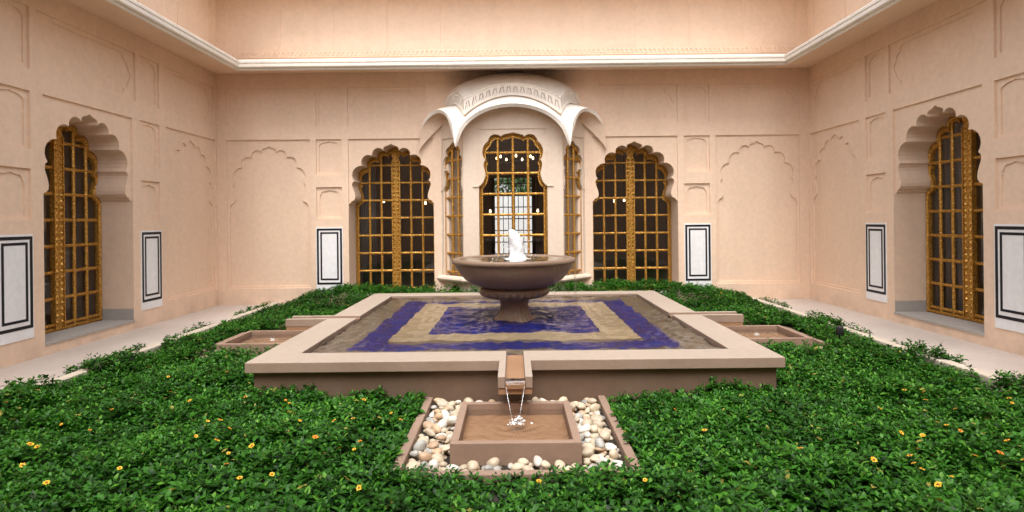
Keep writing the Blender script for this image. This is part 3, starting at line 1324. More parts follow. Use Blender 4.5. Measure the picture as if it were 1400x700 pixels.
def armchair(x, y, ang, lab, mat):
    t = tag(empty('armchair'), lab, 'armchair')
    ca, sa = math.cos(ang), math.sin(ang)
    Tt = lambda u, v, w: (x + u * ca - v * sa, y + u * sa + v * ca, w)
    def part(name, *boxes):
        m2 = MB()
        for a, b in boxes:
            m2.box(a, b, Tt)
        o = m2.build(name, mat, t)
        bv = o.modifiers.new('soft', 'BEVEL')
        bv.width = 0.05
        bv.segments = 3
        return o
    part('seat', ((-0.35, -0.35, 0.22), (0.35, 0.35, 0.48)))
    part('backrest', ((-0.38, 0.30, 0.25), (0.38, 0.48, 1.12)))
    for s in (-1, 1):
        a, b = sorted((s * 0.36, s * 0.50))
        part('armrest', ((a, -0.35, 0.20), (b, 0.36, 0.68)))
    for sx in (-1, 1):
        for sy in (-1, 1):
            m2 = MB()
            m2.box((sx * 0.36 - 0.03, sy * 0.30 - 0.03, 0.05), (sx * 0.36 + 0.03, sy * 0.30 + 0.03, 0.21), Tt)
            m2.build('leg', M['furn'], t)


armchair(-BX - 1.7, 8.55, R(-60), 'pale upholstered armchair inside, behind the gilt lattice window', M['curtain'])

# ------------------------------------------------------------------ ground
mb = MB()
mb.box((-30, -30, -0.30), (30, 30, -0.12))
struct(mb.build('ground', M['soil']))
KX = 4.16
PC = 7.04
mb = MB()
for s in (-1, 1):
    a, b = sorted((s * (KX + 0.12), s * (BX + 0.4)))
    mb.box((a, 2.2, -0.10), (b, BY - 0.0, 0.0))
mb.box((-KX - 0.12, 10.42, -0.10), (KX + 0.12, BY, -0.004))
mb.box((-BX - 0.4, -4.0, -0.10), (BX + 0.4, 2.195, -0.002))
struct(mb.build('pavement', M['pave']))
mb = MB()
mb.box((-KX, 2.2, -0.10), (KX, 10.42, -0.02))
struct(mb.build('soil', M['soil']))
for s in (-1, 1):
    mb = MB()
    y = 2.25
    while y < 10.2:
        L_ = 0.85
        a, b = sorted((s * KX, s * (KX + 0.11)))
        mb.box((a, y, -0.06), (b, min(y + L_ - 0.006, 10.25), 0.095 + random.uniform(-0.004, 0.004)))
        y += L_
    o = struct(mb.build('kerb', M['kerb']))
    bv = o.modifiers.new('worn', 'BEVEL')
    bv.width = 0.012
    bv.segments = 2

# ------------------------------------------------------------------ pool
CT = 0.35             # coping top
HO = 2.25             # half outer
HI = 1.905
pool = tag(empty('pool'), 'square raised pool with cream coping and blue mosaic bands under shallow water', 'pool')
mb = MB()
hw = HO - 0.055
for (a, b) in (((-hw, -hw), (hw, -HI)), ((-hw, HI), (hw, hw)), ((-hw, -HI), (-HI, HI)), ((HI, -HI), (hw, HI))):
    mb.box((a[0], PC + a[1], -0.08), (b[0], PC + b[1], CT - 0.092))
mb.build('pool_wall', M['brown'], pool)
CHW, CHK = 0.075, 0.055       # half channel width, cheek thickness
SP = 0.50                     # spout projection
rots = {0: 'front', 1: 'right', 3: 'left', 2: 'rear'}


def rotp(k):
    c, s = (1, 0), (0, 0)
    ang = k * math.pi / 2
    ca, sa = round(math.cos(ang)), round(math.sin(ang))
    return lambda x, y, z: (x * ca - y * sa, PC + x * sa + y * ca, z)


BEV = []
for k in range(4):
    T = rotp(k)                # k=0: front side at local y = -HO
    hasp = k != 2
    for s in (-1, 1):
        mb = MB()
        # mitred coping slab with the cheek of the spout as one L shaped stone
        inn_ = CHW if hasp else 0.0015
        pts = [(s * inn_, -HI), (s * (HI - 0.0015), -HI), (s * (HO - 0.0015), -HO), (s * (inn_ + (CHK if hasp else 0)), -HO)]
        if hasp:
            pts += [(s * (inn_ + CHK), -HO - SP), (s * inn_, -HO - SP)]
        lo, hi = CT - 0.088, CT
        n = len(pts)
        mb.add([T(x, y, lo) for x, y in pts] + [T(x, y, hi) for x, y in pts], [])
        base = 0
        top_f = [(n, n + 1, n + 2, n + 3)] + ([(n, n + 3, n + 4, n + 5)] if hasp else [])
        bot_f = [(3, 2, 1, 0)] + ([(5, 4, 3, 0)] if hasp else [])
        mb.f += top_f + bot_f + [(i, (i + 1) % n, n + (i + 1) % n, n + i) for i in range(n)]
        o = mb.build('coping_stone', M['coping'], pool)
        o.data.materials.append(M['edge'])           # upright faces darker and browner than the top
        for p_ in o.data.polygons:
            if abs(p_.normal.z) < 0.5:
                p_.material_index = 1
        bv = o.modifiers.new('arris', 'BEVEL')
        bv.width = 0.006
        bv.segments = 2
    if hasp:
        mb = MB()
        mb.box((-CHW - CHK + 0.004, -HO - SP + 0.01, CT - 0.135), (CHW + CHK - 0.004, -HI, CT - 0.089), T)
        mb.box((-CHW + 0.001, -HO - SP - 0.012, CT - 0.0885), (CHW - 0.001, -HI, CT - 0.040), T)
        o = mb.build('spout', M['wet'], pool)
# floor levels
WL = CT - 0.030
F0, F1 = CT - 0.135, CT - 0.055
def ring(mb, h0, h1, z0, z1):
    for (a, b) in (((-h1, -h1), (h1, -h0)), ((-h1, h0), (h1, h1)), ((-h1, -h0), (-h0, h0)), ((h0, -h0), (h1, h0))):
        mb.box((a[0], PC + a[1], z0), (b[0], PC + b[1], z1))
mb = MB(); ring(mb, 1.59, HI, 0.0, F0 + 0.004); mb.build('stone_border', M['margin'], pool)
mb = MB(); ring(mb, 1.27, 1.59, 0.0, F0); mb.build('blue_tile_band', M['blue'], pool)
mb = MB(); ring(mb, 0.915, 1.27, 0.0, F1); mb.build('stone_platform', M['tan'], pool)
mb = MB(); mb.box((-0.915, PC - 0.915, 0.0), (0.915, PC + 0.915, F1 - 0.002)); mb.build('blue_tile_panel', M['blue'], pool)

# water surface as gently heaved grid
def water_grid(name, x0, x1, y0, y1, z, n, mat, amp, holes_c=None, src=None):
    xs = np.linspace(x0, x1, n)
    ys = np.linspace(y0, y1, n)
    X, Y = np.meshgrid(xs, ys)
    Z = np.zeros_like(X)
    r2 = np.random.default_rng(5)
    for k in range(22):
        a = r2.uniform(0, 2 * np.pi)
        f = r2.uniform(13, 64)
        Z += np.sin(f * (X * np.cos(a) + Y * np.sin(a)) + r2.uniform(0, 6.3)) / f * 6
    Z *= amp / 3
    for (sx, sy, sa, sf, dec) in (src or []):
        d = np.hypot(X - sx, Y - sy)
        Z += sa * np.sin(d * sf) * np.exp(-d * dec)
    Z += z
    verts = np.stack([X.ravel(), Y.ravel(), Z.ravel()], 1)
    idx = np.arange(n * n).reshape(n, n)
    f = np.stack([idx[:-1, :-1].ravel(), idx[:-1, 1:].ravel(), idx[1:, 1:].ravel(), idx[1:, :-1].ravel()], 1)
    me = bpy.data.meshes.new(name)
    me.from_pydata(verts.tolist(), [], f.tolist())
    me.polygons.foreach_set('use_smooth', [True] * len(me.polygons))
    me.materials.append(mat)
    o = bpy.data.objects.new(name, me)
    col.objects.link(o)
    return o


wtr = struct(water_grid('pool_water', -HI, HI, PC - HI, PC + HI, WL, 360, M['water'], 0.030,
                        src=[(0.62, PC + 0.15, 0.010, 70, 3.0), (-0.60, PC - 0.1, 0.009, 62, 2.6), (0.1, PC - 0.62, 0.004, 60, 3.0)]))

# ------------------------------------------------------------------ fountain
ft = tag(empty('fountain'), 'brown stone fountain bowl on a fluted pedestal in the blue pool', 'fountain')
def lathe_part(prof, name, mat, seg=64, mod=None, parent=ft):
    mb = MB()
    mb.lathe(prof, 0.0, PC, seg, mod)
    return mb.build(name, mat, parent, True, fix=False)
bowl_p = [(0.0, 0.70), (0.35, 0.70), (0.44, 0.716), (0.53, 0.755), (0.605, 0.81), (0.66, 0.872), (0.695, 0.935), (0.712, 0.985)]
lathe_part(bowl_p, 'bowl', M['bowl'])
rim_p = [(0.708, 0.985), (0.712, 0.990), (0.738, 0.992), (0.750, 1.004), (0.755, 1.022), (0.750, 1.040), (0.735, 1.050), (0.695, 1.052), (0.672, 1.046), (0.66, 1.030), (0.60, 0.96), (0.40, 0.90), (0.0, 0.88)]
lathe_part(rim_p, 'rim', M['bowl'])
fl = lambda a, r, z: 1 + 0.075 * (abs(math.sin(a * 15)) - 0.6)
lathe_part([(0.37, 0.705), (0.40, 0.70), (0.422, 0.680), (0.425, 0.655)], 'collar', M['bowl'])
lathe_part([(0.41, 0.668), (0.418, 0.645), (0.405, 0.615), (0.36, 0.588), (0.29, 0.570), (0.20, 0.560)], 'fluted_ring', M['bowl'], 192, fl)
fl2 = lambda a, r, z: 1 + 0.045 * abs(math.sin(a * 12))
lathe_part([(0.185, 0.565), (0.172, 0.54), (0.165, 0.50), (0.168, 0.44), (0.182, 0.38), (0.20, 0.345), (0.235, 0.325), (0.24, 0.29), (0.24, 0.2)], 'pedestal', M['bowl'], 192, fl2)
bw = MB()
seg, nr = 64, 14
vv, ff = [], []
for i in range(nr + 1):
    r = 0.672 * i / nr
    for k in range(seg):
        a = 2 * math.pi * k / seg
        z = 1.036 + 0.006 * math.sin(r * 48) * math.exp(-r * 2) + 0.004 * math.sin(5 * a + r * 20)
        vv.append((r * math.cos(a), PC + r * math.sin(a), z))
for i in range(nr):
    for k in range(seg):
        k2 = (k + 1) % seg
        ff.append((i * seg + k, i * seg + k2, (i + 1) * seg + k2, (i + 1) * seg + k))
bw.add(vv, ff)
struct(bw.build('bowl_water', M['basin_water'], None, True, fix=False))

# bubbling jet
def blob(name, prof, cx, cy, seg, jit, lean, mat, lab, cat, seedv=3):
    rr = random.Random(seedv)
    mb = MB()
    n = len(prof)
    vv = []
    for k in range(seg):
        a = 2 * math.pi * k / seg
        for (r, z) in prof:
            q = 1 + jit * (0.5 * math.sin(3 * a + z * 31) + 0.35 * math.sin(7 * a - z * 57) + 0.4 * rr.uniform(-1, 1))
            zt = z + lean[1] * r * math.cos(a) * max(0.0, min(1.0, (z - 1.15) / 0.15))
            vv.append((cx + lean[0](z) + r * q * math.cos(a), cy + r * q * math.sin(a), zt))
    ff = []
    for k in range(seg):
        k2 = (k + 1) % seg
        for i in range(n - 1):
            ff.append((k * n + i, k2 * n + i, k2 * n + i + 1, k * n + i + 1))
    mb.add(vv, ff)
    return tag(mb.build(name, mat, None, True, fix=False), lab, cat)


jp = [(0.17, 1.034), (0.13, 1.042), (0.103, 1.055), (0.092, 1.08), (0.087, 1.105), (0.088, 1.13), (0.086, 1.155), (0.088, 1.18), (0.085, 1.205), (0.087, 1.23), (0.083, 1.255), (0.082, 1.28), (0.079, 1.30), (0.074, 1.325), (0.062, 1.352), (0.048, 1.375), (0.026, 1.388), (0.0, 1.392)]
blob('water_jet', jp, 0.0, PC, 36, 0.13, (lambda z: 0.035 - max(0, z - 1.2) * 0.16, -0.45 * 0.9), M['foam'], 'white foaming water jet bubbling up in the fountain bowl', 'water')

# loose droplets thrown up round the jet
mb = MB()
bm = bmesh.new()
bmesh.ops.create_icosphere(bm, subdivisions=1, radius=1.0)
iv = [tuple(v.co) for v in bm.verts]
if_ = [tuple(v.index for v in f.verts) for f in bm.faces]
bm.free()
jr = random.Random(77)
for k in range(220):
    a = jr.uniform(0, 6.28)
    t = jr.random()
    d_ = 0.09 + abs(jr.gauss(0, 0.05)) + (0.10 * (1 - t) if t < 0.35 else 0)
    z_ = 1.045 + 0.34 * t + jr.uniform(-0.02, 0.03)
    r_ = jr.uniform(0.0018, 0.0055)
    c = (0.02 + d_ * math.cos(a), PC + d_ * math.sin(a), z_)
    mb.add([(c[0] + p[0] * r_, c[1] + p[1] * r_, c[2] + p[2] * r_ * 1.5) for p in iv], if_)
sp_ = mb.build('spray', M['foam'], None, True)
sp_['kind'] = 'stuff'
tag(sp_, 'fine droplets thrown up round the white fountain jet', 'water')

# drips that run off the rim
drr = random.Random(9)
for k in range(11):
    a = R(drr.choice([drr.uniform(-60, -5), drr.uniform(-60, -5), drr.uniform(-60, -5), drr.uniform(190, 240)]))
    r0 = 0.748
    x0_, y0_ = r0 * math.cos(a), PC + r0 * math.sin(a)
    mb = MB()
    ztop, zb = 0.995, WL - 0.002
    n = 9
    vv = []
    for i in range(n):
        t = i / (n - 1)
        z = ztop + (zb - ztop) * t
        out_ = 0.012 * t
        w = 0.0030 * (1 - 0.3 * t) * (1 + 0.5 * math.sin(i * 2.1 + k))
        for q in range(5):
            b = 2 * math.pi * q / 5
            vv.append((x0_ + out_ * math.cos(a) + w * math.cos(b), y0_ + out_ * math.sin(a) + w * math.sin(b), z))
    mb.add(vv, [(i * 5 + q, i * 5 + (q + 1) % 5, (i + 1) * 5 + (q + 1) % 5, (i + 1) * 5 + q) for i in range(n - 1) for q in range(5)])
    tag(mb.build('water_drip', M['stream'], None, True), 'thin thread of water dripping from the fountain rim', 'water', 'drips from the fountain rim')

# ------------------------------------------------------------------ trays, basins, spills
TRW = 0.752                  # half width of tray
TR0, TR1 = -HO + 0.058, -3.68   # local y from the pool wall outwards
BW_ = 0.415
BY0, BY1 = -2.60, -3.43
place = {0: 'below the foreground spout', 1: 'beside the black garden spotlight', 3: 'on the side without the spotlight'}
sidew = {0: 'front', 1: 'garden light', 3: 'armchair window'}
peb_meshes = []
for k in range(7):
    bm = bmesh.new()
    bmesh.ops.create_icosphere(bm, subdivisions=3, radius=1.0)
    rr = random.Random(50 + k)
    ph = [rr.uniform(0, 6.28) for _ in range(6)]
    for v in bm.verts:
        p = v.co
        f = 1 + 0.10 * math.sin(2.1 * p.x + ph[0]) + 0.09 * math.sin(2.6 * p.y + ph[1]) + 0.07 * math.sin(3.1 * p.z + 1.7 * p.x + ph[2])
        v.co = p * f
    for f in bm.faces:
        f.smooth = True
    me = {}
    for cn, mt in PEB.items():
        m_ = bpy.data.meshes.new('pebble')
        bm.to_mesh(m_)
        m_.materials.append(mt)
        me[cn] = m_
    bm.free()
    peb_meshes.append(me)


def add_pebble(T, x, y, z, size, kind, where, rr, upper=False):
    me = rr.choice(peb_meshes)[kind]
    o = bpy.data.objects.new('pebble', me)
    col.objects.link(o)
    o.location = T(x, y, z)
    o.rotation_euler = (rr.uniform(-0.35, 0.35), rr.uniform(-0.35, 0.35), rr.uniform(0, 6.28))
    o.scale = (size * rr.uniform(1.0, 1.3), size * rr.uniform(0.75, 1.0), size * rr.uniform(0.55, 0.8))
    names = {'cream': 'cream', 'white': 'whitish', 'tan': 'tan brown', 'grey': 'grey'}
    sz = 'large' if size > 0.0385 else ('small' if size < 0.033 else 'middling')
    lie = 'lying on other pebbles in' if upper else 'bedded in'
    tag(o, '%s %s pebble %s the tray %s' % (sz, names[kind], lie, where), 'pebble', '%s %s pebbles %s the tray %s' % (sz, names[kind], lie, where))


TOPZ, PITZ = 0.035, -0.07
for k in (0, 1, 3):
    T = rotp(k)
    where = place[k]
    tr = tag(empty('pebble_tray'), 'pinkish brown stone tray of pebbles %s' % where, 'tray')
    w = 0.062
    for nm, a, b in (('edge_stone', (-TRW, TR1, 0), (-TRW + w, TR0, 0)), ('edge_stone', (TRW - w, TR1, 0), (TRW, TR0, 0)), ('edge_stone', (-TRW + w + 0.002, TR1, 0), (TRW - w - 0.002, TR1 + w, 0))):
        mb = MB()
        mb.box((a[0], a[1], -0.10), (b[0], b[1], TOPZ), T)
        o = mb.build(nm, M['tray'], tr)
        bv = o.modifiers.new('worn', 'BEVEL')
        bv.width = 0.007
        bv.segments = 2
    mb = MB()
    mb.box((-TRW + w, TR1 + w, -0.11), (TRW - w, TR0, PITZ), T)
    mb.build('tray_floor', M['tray'], tr)
    # catch basin
    cb = tag(empty('catch_basin'), 'square brown stone catch basin set among pebbles %s' % where, 'basin')
    bt, th = 0.12, 0.052
    for a, b in (((-BW_, BY1), (BW_, BY1 + th)), ((-BW_, BY0 - th), (BW_, BY0)), ((-BW_, BY1 + th), (-BW_ + th, BY0 - th)), ((BW_ - th, BY1 + th), (BW_, BY0 - th))):
        mb = MB()
        mb.box((a[0], a[1], PITZ + 0.001), (b[0], b[1], bt), T)
        o = mb.build('basin_side', M['tray'], cb)
        bv = o.modifiers.new('arris', 'BEVEL')
        bv.width = 0.005
        bv.segments = 2
    mb = MB()
    mb.box((-BW_ + th, BY1 + th, PITZ + 0.002), (BW_ - th, BY0 - th, 0.030), T)
    mb.build('basin_floor', M['wet'], cb)
    c0 = T(0, (BY0 + BY1) / 2, 0)
    sp0 = T(0.01, BY0 - 0.36, 0)
    e = BW_ - th + 0.001
    struct(water_grid('basin_water', c0[0] - e, c0[0] + e, c0[1] - e, c0[1] + e, bt - 0.045, 60, M['basin_water'], 0.0012,
                      src=[(sp0[0], sp0[1], 0.006, 75, 5.0)]))
    # splash
    zb = bt - 0.045
    sq = 1.0 if k == 0 else 0.6
    mb = MB()
    bm = bmesh.new()
    bmesh.ops.create_icosphere(bm, subdivisions=2, radius=1.0)
    iv = [tuple(v.co) for v in bm.verts]
    if_ = [tuple(v.index for v in f.verts) for f in bm.faces]
    bm.free()
    jr = random.Random(30 + k)
    for q in range(90):                                   # froth and thrown drops
        a_, d_ = jr.uniform(0, 6.28), abs(jr.gauss(0, 0.026)) * sq
        r_ = jr.uniform(0.002, 0.0075) * sq
        z_ = zb + (jr.uniform(0, 0.010) if q < 65 else jr.uniform(0.01, 0.05)) * sq
        mb.add([(sp0[0] + d_ * math.cos(a_) * 1.3 + p[0] * r_ * 1.4, sp0[1] + d_ * math.sin(a_) + p[1] * r_ * 1.4, z_ + p[2] * r_) for p in iv], if_)
    tag(mb.build('splash', M['foam'], None, True), 'small white splash where water lands in the basin %s' % where, 'splash')
    # spill: film over the lip, two braided edge streams
    mb = MB()
    n = 22
    lipz, lipy = CT - 0.034, -HO - SP - 0.012
    prof = []
    for i in range(6):
        prof.append((lipy + 0.10 - 0.10 * i / 5, lipz + 0.001 - 0.004 * (1 - i / 5)))
    for i in range(1, 5):
        a = i / 4 * math.pi / 2
        prof.append((lipy - 0.028 * math.sin(a), lipz - 0.028 * (1 - math.cos(a)) - 0.012 * i / 4))
    vv = []
    for (y, z) in prof:
        for q in range(9):
            x = -CHW + 0.002 + (2 * CHW - 0.004) * q / 8
            vv.append(T(x, y + 0.003 * math.sin(q * 1.9), z + 0.0015 * math.sin(q * 2.4 + y * 40)))
    mb.add(vv, [(i * 9 + q, i * 9 + q + 1, (i + 1) * 9 + q + 1, (i + 1) * 9 + q) for i in range(len(prof) - 1) for q in range(8)])
    tag(mb.build('spill_water', M['basin_water'], None, True, fix=False), 'film of water sliding over the spout lip %s' % where, 'water')
    for s in (-1, 1):
        mb = MB()
        vv = []
        nn = 14
        for i in range(nn):
            t = i / (nn - 1)
            z = lipz - 0.032 + (zb - lipz + 0.032) * t
            y = lipy - 0.026 + (BY0 - 0.36 - lipy + 0.026) * (t ** 0.6)
            x = s * (CHW - 0.008) * (1 - 0.72 * t)
            w_ = 0.0042 * (1 - 0.35 * t) * (1 + 0.25 * math.sin(i * 1.7 + s))
            for q in range(7):
                b = 2 * math.pi * q / 7
                vv.append(T(x + w_ * math.cos(b), y + w_ * math.sin(b), z))
        mb.add(vv, [(i * 7 + q, i * 7 + (q + 1) % 7, (i + 1) * 7 + (q + 1) % 7, (i + 1) * 7 + q) for i in range(nn - 1) for q in range(7)])
        tag(mb.build('water_stream', M['stream'], None, True), 'thin stream falling from the spout into the basin %s' % where, 'water', 'streams falling %s' % where)
    # pebbles
    rr = random.Random(100 + k)
    pts, ups = [], []
    target = 262 if k == 0 else 19
    kinds = ['cream'] * 11 + ['white'] * 5 + ['tan'] * 3 + ['grey'] * 2
    tries = 0
    in_x, in_y0, in_y1 = TRW - w, TR0, TR1 + w
    while len(pts) < target and tries < 20000:
        tries += 1
        r = rr.uniform(0.028, 0.044)
        x = rr.uniform(-in_x + r, in_x - r)
        y = rr.uniform(in_y1 + r, in_y0 - r)
        if abs(x) < BW_ + r * 0.9 and BY1 - r * 0.9 < y < BY0 + r * 0.9:
            continue
        if k == 0:
            lim = 0.86
        else:
            lim = 0.95
            if (y > BY1 + 0.02 and rr.random() < 0.93) or abs(x) > 0.62:
                continue
        near = [(px, py, pr, pz) for px, py, pr, pz in pts if math.hypot(px - x, py - y) < (pr + r) * lim]
        if near:
            hi = max(p[3] + p[2] * 0.62 for p in near)
            if len(near) > 3 or hi > 0.028 or tries < 900:
                continue
            z = hi + r * 0.30
        else:
            z = -0.045 + r * 0.6
        pts.append((x, y, r, z)); ups.append(bool(near))
    for (x, y, r, z), u_ in zip(pts, ups):
        add_pebble(T, x, y, z, r, rr.choice(kinds), where, rr, u_)
    # gravel bed below them
    mb = MB()
    bm = bmesh.new()
    bmesh.ops.create_icosphere(bm, subdivisions=1, radius=1.0)
    iv = [tuple(v.co) for v in bm.verts]
    if_ = [tuple(v.index for v in f.verts) for f in bm.faces]
    bm.free()
    for q in range(900):
        x = rr.uniform(-in_x + 0.02, in_x - 0.02)
        y = rr.uniform(in_y1 + 0.02, in_y0 - 0.02)
        if abs(x) < BW_ + 0.02 and BY1 - 0.02 < y < BY0 + 0.02:
            continue
        r = rr.uniform(0.016, 0.026)
        z = PITZ + r * 0.8 + rr.uniform(0, 0.045)
        mb.add([T(x + a * r * 1.2, y + b * r, z + c * r * 0.8) for a, b, c in iv], if_)
    g = mb.build('gravel', PEB['cream'], None, True)
    g['kind'] = 'stuff'
    tag(g, 'bed of small stones under the pebbles %s' % where, 'gravel')

# ------------------------------------------------------------------ ground cover
def vnoise(x, y, seed, scale):
    r_ = np.random.default_rng(seed)
    G = r_.random((64, 64))
    X, Y = (x / scale) % 63, (y / scale) % 63
    i, j = np.floor(X).astype(int), np.floor(Y).astype(int)
    fx, fy = X - i, Y - j
    fx, fy = fx * fx * (3 - 2 * fx), fy * fy * (3 - 2 * fy)
    a = G[i, j] * (1 - fx) + G[(i + 1) % 64, j] * fx
    b = G[i, (j + 1) % 64] * (1 - fx) + G[(i + 1) % 64, (j + 1) % 64] * fx
    return a * (1 - fy) + b * fy


def height(x, y):
    h = 0.115 + 0.10 * (vnoise(x + 9, y + 3, 1, 0.55) - 0.5) + 0.10 * (vnoise(x + 9, y + 3, 2, 0.19) - 0.5)
    h = h + 0.24 * np.clip((y - 9.2) / 0.7, 0, 1) ** 1.2 * np.clip((4.15 - np.abs(x)) / 1.1, 0.0, 1)
    nearfront = np.clip((4.6 - y) / 0.5, 0, 1) * np.clip((y - 3.2) / 0.2, 0, 1)
    edge = np.clip((np.abs(x) - 3.5) / 0.6, 0, 1)
    h = h - 0.02 * edge
    tray = (np.abs(x) < 1.05) & (y < 4.9)
    h = h - 0.045 * tray
    # low over the side trays so that the basins show
    st = np.clip(1 - np.abs(y - 6.1) / 0.55, 0, 1) * np.clip((np.abs(x) - 2.2) / 0.1, 0, 1) * np.clip((4.0 - np.abs(x)) / 0.3, 0, 1)
    h = h + 0.045 * st
    return h


def allowed(x, y, m=0.0):
    ax = np.abs(x)
    ok = (ax < KX - 0.02) & (y > 2.42) & (y < 10.5)
    ok &= ~((ax < 2.20 - m) & (np.abs(y - PC) < 2.20 - m))
    ok &= ~((ax < TRW - m) & (y > 3.36 + m) & (y < 4.9))
    ok &= ~((ax > 2.1) & (ax < 3.68 - m) & (np.abs(y - PC) < TRW - m))
    ok &= ~((ax < 0.98) & (y > 10.02)) & ~((ax < 1.42) & (y > 10.02) & (y - 10.05 > (1.45 - ax) * 1.0 + -0.03))
    return ok


# sprig centres
def sprigs():
    n = 60000
    x = rng.uniform(-KX, KX, n)
    y = rng.uniform(2.42, 10.5, n)
    dens = np.where(y < 5.5, 1.0, np.where(y < 8.0, 0.8, 0.85))
    k = allowed(x, y, 0.0) & (rng.random(n) < dens)
    x, y = x[k], y[k]
    h = height(x, y)
    kind = np.zeros(len(x))
    # plants creeping over the kerb on to the paving, in patches
    n2 = 5200
    sx = np.where(rng.random(n2) < 0.5, -1, 1)
    xo = rng.uniform(4.02, 4.46, n2)
    yo = rng.uniform(2.4, 10.2, n2)
    patch = vnoise(yo * 1.0 + 20 + sx * 7, xo * 0 + 5, 4, 0.5)
    keep = np.where(xo < KX + 0.13, patch > 0.80, (patch > 0.36) & (rng.random(n2) < 0.75))
    keep |= (yo < 5.9) & (patch > 0.30)
    xo, yo, sx = xo[keep], yo[keep], sx[keep]
    ho = 0.055 + 0.085 * rng.random(len(xo)) - 0.10 * np.clip((xo - 4.3) / 0.2, 0, 1) * 0.3
    ho = np.where(xo < KX + 0.13, ho + 0.07, ho)
    x = np.concatenate([x, xo * sx]); y = np.concatenate([y, yo]); h = np.concatenate([h, ho])
    return x, y, h


sx_, sy_, sh_ = sprigs()
NSPR = len(sx_)
top = sh_ - rng.random(NSPR) ** 1.5 * 0.085 + 0.012 * rng.standard_normal(NSPR)
LPS = 8
N = NSPR * LPS
px = np.repeat(sx_, LPS); py = np.repeat(sy_, LPS); pz = np.repeat(top, LPS)
li = np.tile(np.arange(LPS), NSPR)
spin = np.repeat(rng.uniform(0, 2 * np.pi, NSPR), LPS)
tilt_s = np.repeat(rng.normal(0, 0.22, NSPR), LPS)
pair = li // 2
ang = spin + (li % 2) * np.pi + pair * (np.pi / 2) + rng.normal(0, 0.25, N)
drop = pair * 0.013 + rng.uniform(0, 0.008, N)
size = np.where(pair == 0, 0.60, np.where(pair == 1, 0.95, 1.1)) * rng.uniform(0.7, 1.2, N) * np.repeat(rng.uniform(0.65, 1.25, NSPR), LPS)
Lf = 0.050 * size
Wf = 0.0130 * size * rng.uniform(0.85, 1.25, N)
pitch = np.where(pair == 0, 0.85, np.where(pair == 1, 0.42, np.where(pair == 2, 0.12, -0.1))) + rng.normal(0, 0.22, N) + tilt_s * np.cos(ang)
d = np.stack([np.cos(ang) * np.cos(pitch), np.sin(ang) * np.cos(pitch), np.sin(pitch)], 1)
sd = np.stack([-np.sin(ang), np.cos(ang), np.zeros(N)], 1)
roll = rng.normal(0, 0.25, N)
up = np.cross(d, sd)
up *= np.sign(up[:, 2:3] + 1e-9)
sd2 = sd * np.cos(roll)[:, None] + up * np.sin(roll)[:, None]
up2 = np.cross(d, sd2)
up2 *= np.where(np.sum(up2 * up, 1, keepdims=True) < 0, -1, 1)
base = np.stack([px, py, pz - drop], 1) + d * 0.004
fold = 0.28
droop = rng.uniform(0.05, 0.22, N)[:, None]
L1, W1 = Lf[:, None], Wf[:, None]
v0 = base
v1 = base + d * L1 * 0.40 + sd2 * W1 + up2 * W1 * fold
v2 = base + d * L1 * 0.45 + up2 * L1 * 0.03
v3 = base + d * L1 * 0.40 - sd2 * W1 + up2 * W1 * fold
v4 = base + d * L1 * 0.76 + sd2 * W1 * 0.62 + up2 * (W1 * fold * 0.6 - L1 * droop * 0.4)
v5 = base + d * L1 * 0.76 - sd2 * W1 * 0.62 + up2 * (W1 * fold * 0.6 - L1 * droop * 0.4)
v6 = base + d * L1 - up2 * L1 * droop
V = np.stack([v0, v1, v2, v3, v4, v5, v6], 1).reshape(-1, 3)
tri = np.array([[0, 1, 2], [0, 2, 3], [1, 4, 2], [2, 5, 3], [2, 4, 6], [2, 6, 5]])
F = (tri[None] + (np.arange(N) * 7)[:, None, None]).reshape(-1, 3)
me = bpy.data.meshes.new('ground_cover')
me.vertices.add(len(V))
me.vertices.foreach_set('co', V.ravel().astype(np.float32))
me.loops.add(F.size)
me.loops.foreach_set('vertex_index', F.ravel().astype(np.int32))
me.polygons.add(len(F))
me.polygons.foreach_set('loop_start', np.arange(0, F.size, 3).astype(np.int32))
me.polygons.foreach_set('loop_total', np.full(len(F), 3, np.int32))
me.polygons.foreach_set('use_smooth', np.ones(len(F), bool))
me.update(calc_edges=True)
tone = np.clip(0.42 + 0.20 * rng.standard_normal(N) + 0.28 * (vnoise(px + 9, py + 2, 8, 0.35) - 0.5) + np.where(pair == 0, 0.22, 0.0), 0, 0.93)
tone = np.where(rng.random(N) < 0.006, 1.0, tone)
at = me.attributes.new('tone', 'FLOAT', 'POINT')
at.data.foreach_set('value', np.repeat(tone, 7).astype(np.float32))
me.materials.append(M['leaf'])
gc = bpy.data.objects.new('ground_cover', me)
col.objects.link(gc)
gc['kind'] = 'stuff'
tag(gc, 'dense dark green leafy ground cover filling the bed around the pool', 'ground cover')

